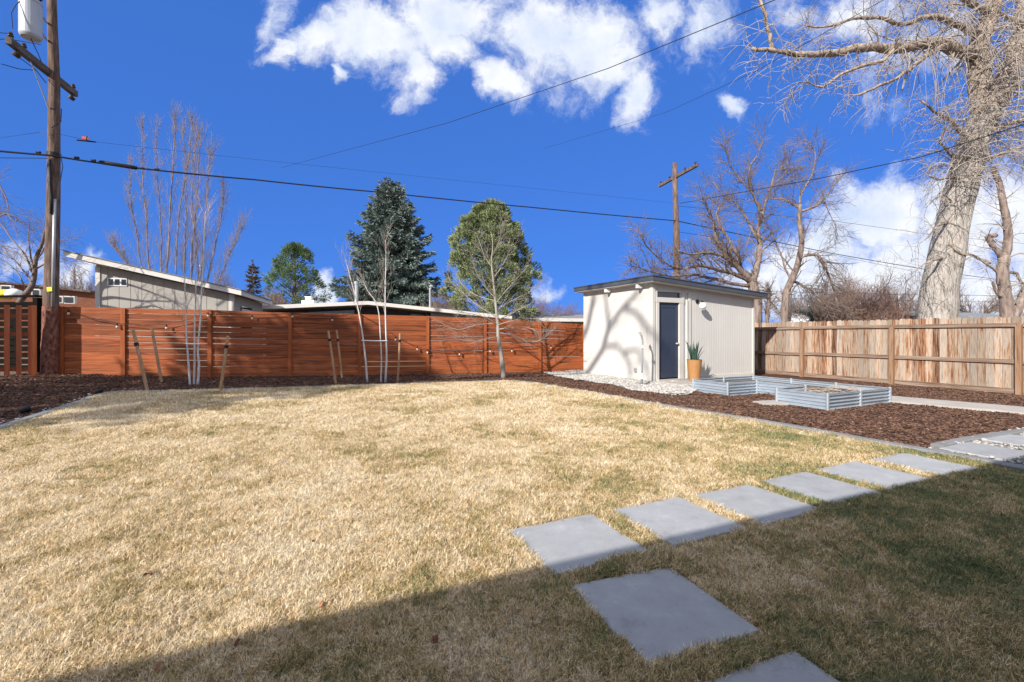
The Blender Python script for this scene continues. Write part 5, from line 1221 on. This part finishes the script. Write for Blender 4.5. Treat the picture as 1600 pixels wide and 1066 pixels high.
# ---------------------------------------------------------------- neighbouring buildings
def garage():
    a = Vector((-13.05,14.28,0)); b = Vector((-9.45,15.45,0)); dx = (b-a).normalized(); dy = Vector((-dx.y, dx.x, 0)); Wd = (b-a).length; D = 4.6
    rt = root('garage', (a.x, a.y, .2), 'taupe board-sided garage with a single sloping roof behind the red fence', 'garage')
    zl, zr_ = 3.58, 2.73
    def pt(s, t_, z): return a+dx*s+dy*t_+Z*z
    zt = lambda s: zl+(zr_-zl)*s/Wd
    mb = MB(); vs = []; pr = []; s = 0
    while s < Wd-1e-6:
        e = min(s+.30, Wd); pr += [(s, 0), (e-.014, 0)]
        if e < Wd-1e-6: pr += [(e-.012, .01), (e-.002, .01)]
        s = e
    pr.append((Wd, 0)); n = len(pr)
    vs = [pt(q, dp, -.1) for q, dp in pr]+[pt(q, dp, zt(q)) for q, dp in pr]; mb.add(vs, [(i, i+1, n+i+1, n+i) for i in range(n-1)])
    mb.build('wall', m_taupe, rt)
    mb = MB(); mb.hexa([pt(Wd-.1,.012,-.1), pt(Wd,.012,-.1), pt(Wd,D,-.1), pt(Wd-.1,D,-.1)], [pt(Wd-.1,.012,zr_), pt(Wd,.012,zr_), pt(Wd,D,zr_), pt(Wd-.1,D,zr_)])
    mb.hexa([pt(0,.012,-.1), pt(.1,.012,-.1), pt(.1,D,-.1), pt(0,D,-.1)], [pt(0,.012,zl), pt(.1,.012,zl-.02), pt(.1,D,zl-.02), pt(0,D,zl)])
    mb.hexa([pt(.101,D-.1,-.1), pt(Wd-.101,D-.1,-.1), pt(Wd-.101,D,-.1), pt(.101,D,-.1)], [pt(.101,D-.1,zl-.05), pt(Wd-.101,D-.1,zr_), pt(Wd-.101,D,zr_), pt(.101,D,zl-.05)])
    mb.build('wall', m_taupe, rt)
    mb = MB(); mb.box(pt(-.015,-.025,-.1), dx*.12, dy*.022, Z*(zl+.04)); mb.box(pt(Wd-.13,-.025,-.1), dx*.15, dy*.022, Z*(zr_+.1)); build_each(mb, 'corner_board', m_fascia, rt)
    s0, s1 = -.62, Wd+.32; t0, t1 = -.42, D+.4
    zz = lambda s: zt(s)+.03
    mb = MB(); mb.hexa([pt(s0,t0,zz(s0)), pt(s1,t0,zz(s1)), pt(s1,t1,zz(s1)), pt(s0,t1,zz(s0))], [pt(s0,t0,zz(s0)+.16), pt(s1,t0,zz(s1)+.16), pt(s1,t1,zz(s1)+.16), pt(s0,t1,zz(s0)+.16)]); rf = mb.build('roof', m_fascia, rt)
    mb = MB(); e = .03; mb.hexa([pt(s0-e,t0-e,zz(s0)+.162), pt(s1+e,t0-e,zz(s1)+.162), pt(s1+e,t1,zz(s1)+.162), pt(s0-e,t1,zz(s0)+.162)], [pt(s0-e,t0-e,zz(s0)+.19), pt(s1+e,t0-e,zz(s1)+.19), pt(s1+e,t1,zz(s1)+.19), pt(s0-e,t1,zz(s0)+.19)]); sub(mb, 'shingles', m_shingle, rf)
    # small window three panes
    wa = lambda x: ((lambda k: (k*a.y-a.x)/(dx.x-k*dx.y))((x-800)/F))
    sA, sB = wa(168), wa(198.5); za = CH+(HY-447)*14.4/F; zb = CH+(HY-434.5)*14.4/F
    mb = MB(); mb.box(pt(sA,-.02,za), dx*(sB-sA), dy*.018, Z*(zb-za)); wn = mb.build('window', m_white, rt)
    mb = MB(); w3 = (sB-sA)/3
    for k in range(3): mb.box(pt(sA+w3*k+.03,-.026,za+.035), dx*(w3-.05), dy*.005, Z*(zb-za-.07))
    build_each(mb, 'pane', m_glassdark, wn)
    mb = MB(); 
    mb.box(pt(Wd+.002,.9,1.4), dx*.03, dy*1.6, Z*1.0); ws = mb.build('window', m_glassdark, rt)
    mb = MB()
    for k in range(4): mb.box(pt(Wd+.034,.9,1.5+k*.24), dx*.02, dy*1.6, Z*.09)
    build_each(mb, 'shutter', m_fascia, ws)
garage()
def lowhouse():
    rt = root('low_house', (-6.75,22,0), 'low mid-century house with wide white gable roof edge behind the red fence', 'house')
    A_ = P(395,478,20.27); K = P(575,470.5,21.8); B_ = P(800,494,23.95); dy = Vector((-.307,.952,0)); Dp = 9
    pts = [A_, K, B_]
    mb = MB()
    for p, q in ((A_, K), (K, B_)):
        mb.hexa([p-Z*.17, q-Z*.17, q-Z*.17+dy*Dp, p-Z*.17+dy*Dp], [p, q, q+dy*Dp, p+dy*Dp])
    rf = mb.build('roof', m_fascia, rt)
    mb = MB(); 
    for p, q in ((A_, K), (K, B_)):
        mb.hexa([p-Z*.20+dy*.06, q-Z*.20+dy*.06, q-Z*.20+dy*(Dp-.1), p-Z*.20+dy*(Dp-.1)], [p-Z*.172+dy*.06, q-Z*.172+dy*.06, q-Z*.172+dy*(Dp-.1), p-Z*.172+dy*(Dp-.1)])
    mb.build('soffit', m_soffit, rt)
    ins = lambda p: p+dy*1.3
    a = ins(A_.lerp(K,.06)); k = ins(K); b = ins(K.lerp(B_,.42)); c_ = K.lerp(B_,.42)+dy*.4; e_ = B_.lerp(K,.06)+dy*.4
    def wall(p, q, mat, nm='wall'):
        n_ = dy*.12; g = lambda v: Vector((v.x, v.y, 0)); mb = MB(); mb.hexa([g(p), g(q), g(q)+n_, g(p)+n_], [p-Z*.21, q-Z*.21, q-Z*.21+n_, p-Z*.21+n_]); return mb.build(nm, mat, rt)
    wall(a, k, m_charc); wall(k+dy*.002, b, m_charc); wall(c_, e_, m_grey)
    g = lambda v: Vector((v.x, v.y, 0))
    for (x0, x1) in ((470,552),(640,668)):
        f0 = (x0-420)/(575-420) if x0 < 575 else 0
        p = (a.lerp(k, (x0-405)/170.)) if x0 < 575 else k.lerp(b, (x0-575)/95.)
        q = (a.lerp(k, (x1-405)/170.)) if x0 < 575 else k.lerp(b, (x1-575)/95.)
        mb = MB(); mb.hexa([g(p)-dy*.04+Z*1.0, g(q)-dy*.04+Z*1.0, g(q)-dy*.003+Z*1.0, g(p)-dy*.003+Z*1.0], [p-dy*.04-Z*.34, q-dy*.04-Z*.34, q-dy*.003-Z*.34, p-dy*.003-Z*.34]); wn = mb.build('window', m_glassdark, rt)
        mb = MB(); mb.tube([g(p)-dy*.06+Z*1.0, p-dy*.06-Z*.34], .03, 4); mb.tube([g(q)-dy*.06+Z*1.0, q-dy*.06-Z*.34], .03, 4); build_each(mb, 'window_frame', m_charc, wn)
    c = A_.lerp(K,.42)+dy*2.5; mb = MB(); mb.box(c-Vector((.32,.2,.1)), Vector((.62,0,0)), Vector((0,.4,0)), Z*.42); mb.box(c-Vector((.17,.12,-.33)), Vector((.3,0,0)), Vector((0,.24,0)), Z*.15); mb.box(c-Vector((.20,.15,-.49)), Vector((.36,0,0)), Vector((0,.3,0)), Z*.03); sub(mb, 'chimney', m_white, rf)
    c = P(557,475,22.5); mb = MB(); mb.tube([c-Z*.1, P(557,444,22.5)], .09, 12); mb.tube([P(557,444.2,22.5), P(557,440,22.5)], .12, 12); sub(mb, 'vent_pipe', m_steel, rf, False)
    c = P(672,478,23); mb = MB(); mb.tube([c-Z*.1, P(672,452,23), P(673,450,23)], .05, 8); mb.lathe(P(674,449,23)-Z*.0, [(.10,0),(.12,.04),(.05,.12)], 12); build_each(mb, 'flue', m_steel, rf)
lowhouse()
def simple_house(name, x0, x1, ye, yr, d, depth, wallm, roofm, label, gable='side', z_top=None, fas=m_fascia, yaw=FYAW, ridge=None):
    a = P(x0, ye, d); dx = Vector((math.cos(yaw), math.sin(yaw), 0)); k = (x1-800)/F; ln = (k*a.y-a.x)/(dx.x-k*dx.y); dy = Vector((-dx.y, dx.x, 0)); ze = a.z; zr_ = CH+(HY-yr)*(d+depth/2)/F
    rt = root(name, (a.x, a.y, 0), label, 'house'); g = Vector((a.x, a.y, 0))
    mb = MB(); mb.box(g+dx*.3+dy*.3, dx*(ln-.6), dy*(depth-.6), Z*(ze-.05)); mb.build('wall', wallm, rt)
    p = lambda s, t_, z: g+dx*s+dy*t_+Z*z
    mb = MB(); 
    for (t0, t1, z0, z1) in ((0, depth/2, ze, zr_), (depth/2, depth, zr_, ze)):
        mb.hexa([p(0,t0,z0), p(ln,t0,z0), p(ln,t1,z1), p(0,t1,z1)], [p(0,t0,z0+.1), p(ln,t0,z0+.1), p(ln,t1,z1+.1), p(0,t1,z1+.1)])
    mb.build('roof', roofm, rt)
    mb = MB(); mb.box(p(-.02,-.03,ze-.12), dx*(ln+.04), dy*.028, Z*.2); mb.build('fascia', fas, rt)
    mb = MB(); mb.add([p(.31,depth*.02+.3,ze-.051), p(.31,depth-.31,ze-.051), p(.31,depth/2,zr_-.02), p(ln-.31,.32,ze-.051), p(ln-.31,depth-.31,ze-.051), p(ln-.31,depth/2,zr_-.02)], [(0,2,1),(3,4,5)]); mb.build('gable', wallm, rt)
    mb = MB(); mb.box(p(ln*.3,.255,.9), dx*(ln*.25), dy*.04, Z*(ze-1.5)); mb.build('window', m_glassdark, rt)
simple_house('flat_grey_house', 838, 990, 499, 493, 27, 6, m_grey, m_shingle, 'grey flat-roofed house just left of the shed, above the red fence')
simple_house('grey_roof_house', 1478, 1640, 499, 488, 26, 7, m_grey, m_shingle, 'house with a grey-green roof seen behind the cottonwood trunk', fas=m_grey)
simple_house('white_gable_house', 1235, 1266, 507, 491, 25, 3, m_white, m_white, 'small white gable building peeping over the old fence near the forked tree', yaw=R(-35))
simple_house('teal_shed', 1268, 1298, 489, 486.5, 24.5, 2.2, m_teal, m_teal, 'small dark teal shed half hidden by branches behind the old fence', fas=m_teal, yaw=R(0))
simple_house('grey_garage', 1355, 1405, 496, 487, 28, 5, m_grey, m_shingle, 'low grey roof below the reddish shrub behind the old fence', yaw=R(-10))
def redbuilding():
    d = 19; rt = root('red_brown_house', P(20,522,d)-Z*(P(20,522,d).z), 'red-brown clad building with balcony seen above the old dark fence at far left', 'house')
    a = P(-60,428,d); b = P(148,459,d+2.5); g = lambda v: Vector((v.x, v.y, 0)); n_ = Vector((-.2,4,0))
    zt = min(a.z, b.z)
    mb = MB(); a2 = P(-60,436,d); b2 = P(149,458,d+2.0); mb.hexa([g(a2), g(b2), g(b2)+n_, g(a2)+n_], [a2, b2, b2+n_, a2+n_]); mb.build('wall', m_brick, rt)
    mb = MB(); mb.hexa([a2+Vector((0,-.25,.003)), b2+Vector((0,-.25,.003)), b2+n_+Z*.003, a2+n_+Z*.003], [a2+Vector((0,-.25,.08)), b2+Vector((0,-.25,.08)), b2+n_+Z*.08, a2+n_+Z*.08]); mb.build('roof', m_barkdk, rt)
    for x0, x1, y0, y1 in ((8,20,446,462),(95,102,463,474),(105,118,463,475),(56,66,452,464)):
        q0 = P(x0, y0, d+.2+x0*.0095); q1 = P(x1, y1, d+.2+x0*.0095); q0.y -= .18; mb = MB(); mb.box(Vector((q0.x, q0.y, q1.z)), Vector((q1.x-q0.x, (q1.x-q0.x)*.36, 0)), Vector((0,.12,0)), Z*(q0.z-q1.z)); w_ = mb.build('window', m_fascia, rt)
        mb = MB(); mb.box(Vector((q0.x+.05, q0.y-.01, q1.z+.05)), Vector((q1.x-q0.x-.1, (q1.x-q0.x-.1)*.36, 0)), Vector((0,.02,0)), Z*(q0.z-q1.z-.1)); sub(mb, 'pane', m_glassdark, w_)
    p = P(3,466,16); 
    for (x, y, m_, lb) in ((8,459,m_yellow,'yellow bundle seen above the old dark fence at the left edge'), (22,458,m_white,'white bundle beside the yellow one above the old dark fence')):
        c = P(x, y, 16); mb = MB(); mb.lathe(c-Z*.18, [(.16,0),(.24,.08),(.25,.18),(.18,.28),(.05,.33)], 12); tag(mb.build('bundle', m_, loc=c, smooth=True), lb, 'bundle')
    c = P(-30,470,16); mb = MB(); mb.box(c-Z*.12, Vector((1.9,0,0)), Vector((0,.8,0)), Z*.08); mb.box(Vector((c.x+.1,c.y+.1,0)), Vector((.1,0,0)), Vector((0,.1,0)), Z*(c.z-.13)); mb.box(Vector((c.x+1.6,c.y+.1,0)), Vector((.1,0,0)), Vector((0,.1,0)), Z*(c.z-.13)); tag(mb.build('wooden_platform', m_dark, loc=g(c)), 'dark wooden platform carrying the yellow and white bundles', 'platform')
redbuilding()

# ---------------------------------------------------------------- the house behind the camera and the trees beyond it (they cast the shade in the yard)
def home():
    n_ = Vector((-math.sin(R(23.5)), math.cos(R(23.5)), 0)); u_ = Vector((n_.y, -n_.x, 0)); Lh = Vector((L.x, L.y, 0)); tr_ = Lh.normalized().dot(n_)
    back = -.35; ze = (2.385-back)/tr_*math.tan(SEL)+.04
    rt = root('home', n_*(-3), 'the family home on whose terrace side the picture was taken, out of view', 'house')
    g = n_*back
    mb = MB(); mb.hexa([g-u_*14+Z*(ze-.2), g+u_*22+Z*(ze-.2), g+u_*22-n_*10+Z*(ze-.2), g-u_*14-n_*10+Z*(ze-.2)], [g-u_*14+Z*ze, g+u_*22+Z*ze, g+u_*22-n_*10+Z*ze, g-u_*14-n_*10+Z*ze]); mb.build('roof', m_shingle, rt)
    g2 = n_*(back-2.2); mb = MB(); mb.box(g2-u_*13.5, u_*35, -n_*7, Z*(ze-.201)); mb.build('wall', m_taupe, rt)
home()
pine('shade_pine', 0, 0, 0, 3.6, 'broad evergreen left of the yard, out of view', 101, m_pineb, loc=(-16.4,-1.2), ht=12.2, zlow=5.2, nclump=460, nn=13, lens_=(.3,.5), wdt=.10)
def shade_tree():
    r = random.Random(102); b = Vector((-17.8,-4.6,.3)); tr, tw = [], []
    def onshed(t_, z, back=27.0):   # point of the left shed wall carried back along the sun's rays
        return SH0+V*t_+Z*z-L*back
    tr.append(([b-Z*.2, b+Z*5, b+Vector((.6,.3,9)), b+Vector((1.5,.2,12))], [.5,.42,.36,.3]))
    hub = b+Vector((1.5,.2,12))
    def along(pts, r0, r1, ns, b_=27, pre=True):
        r0 *= .8; r1 *= .8; ps = [onshed(t_, z, b_) for t_, z in pts]
        if pre: ps = [hub, hub.lerp(ps[0], .5)+Vector((0,0,.4))]+ps
        sp, sr = [], []; n = len(ps)
        for i in range(n-1):
            for j in range(4): sp.append(ps[i].lerp(ps[i+1], j/4)); sr.append(r0+(r1-r0)*(i+j/4)/(n-1))
        sp.append(ps[-1]); sr.append(r1); tr.append((sp, sr)); sprout(r, tw, sp[4:], sr[4:], ns, .6, 1.6, .6, 1, 3, .2, 0, .1, .1, .3, .008, 4)
    along([(2.95,.15),(2.2,.9),(1.9,1.6),(1.2,2.2),(.7,2.5),(.1,3.2)], .16, .06, 10)
    along([(2.0,1.05),(1.4,1.0),(1.0,.6),(.9,.1)], .08, .05, 6, pre=False)
    along([(1.15,.9),(.6,.95),(.3,.5),(.0,.0)], .07, .04, 6, pre=False)
    along([(1.2,2.2),(.7,2.0),(.2,1.6),(-.2,1.3)], .10, .06, 8, pre=False)
    along([(1.9,1.6),(2.0,2.3),(2.2,3.0)], .09, .05, 8, pre=False)
    along([(3.0,1.6),(2.7,2.4),(2.5,3.3)], .14, .08, 10)
    make_tree('shade_tree', b, 'tall leafless tree far left behind the house, out of view', 'tree', tr, tw, m_bark, m_twig)
shade_tree()
for ob in bpy.data.objects:
    if 'wloc' in ob: del ob['wloc']
print('objects', len(bpy.data.objects))
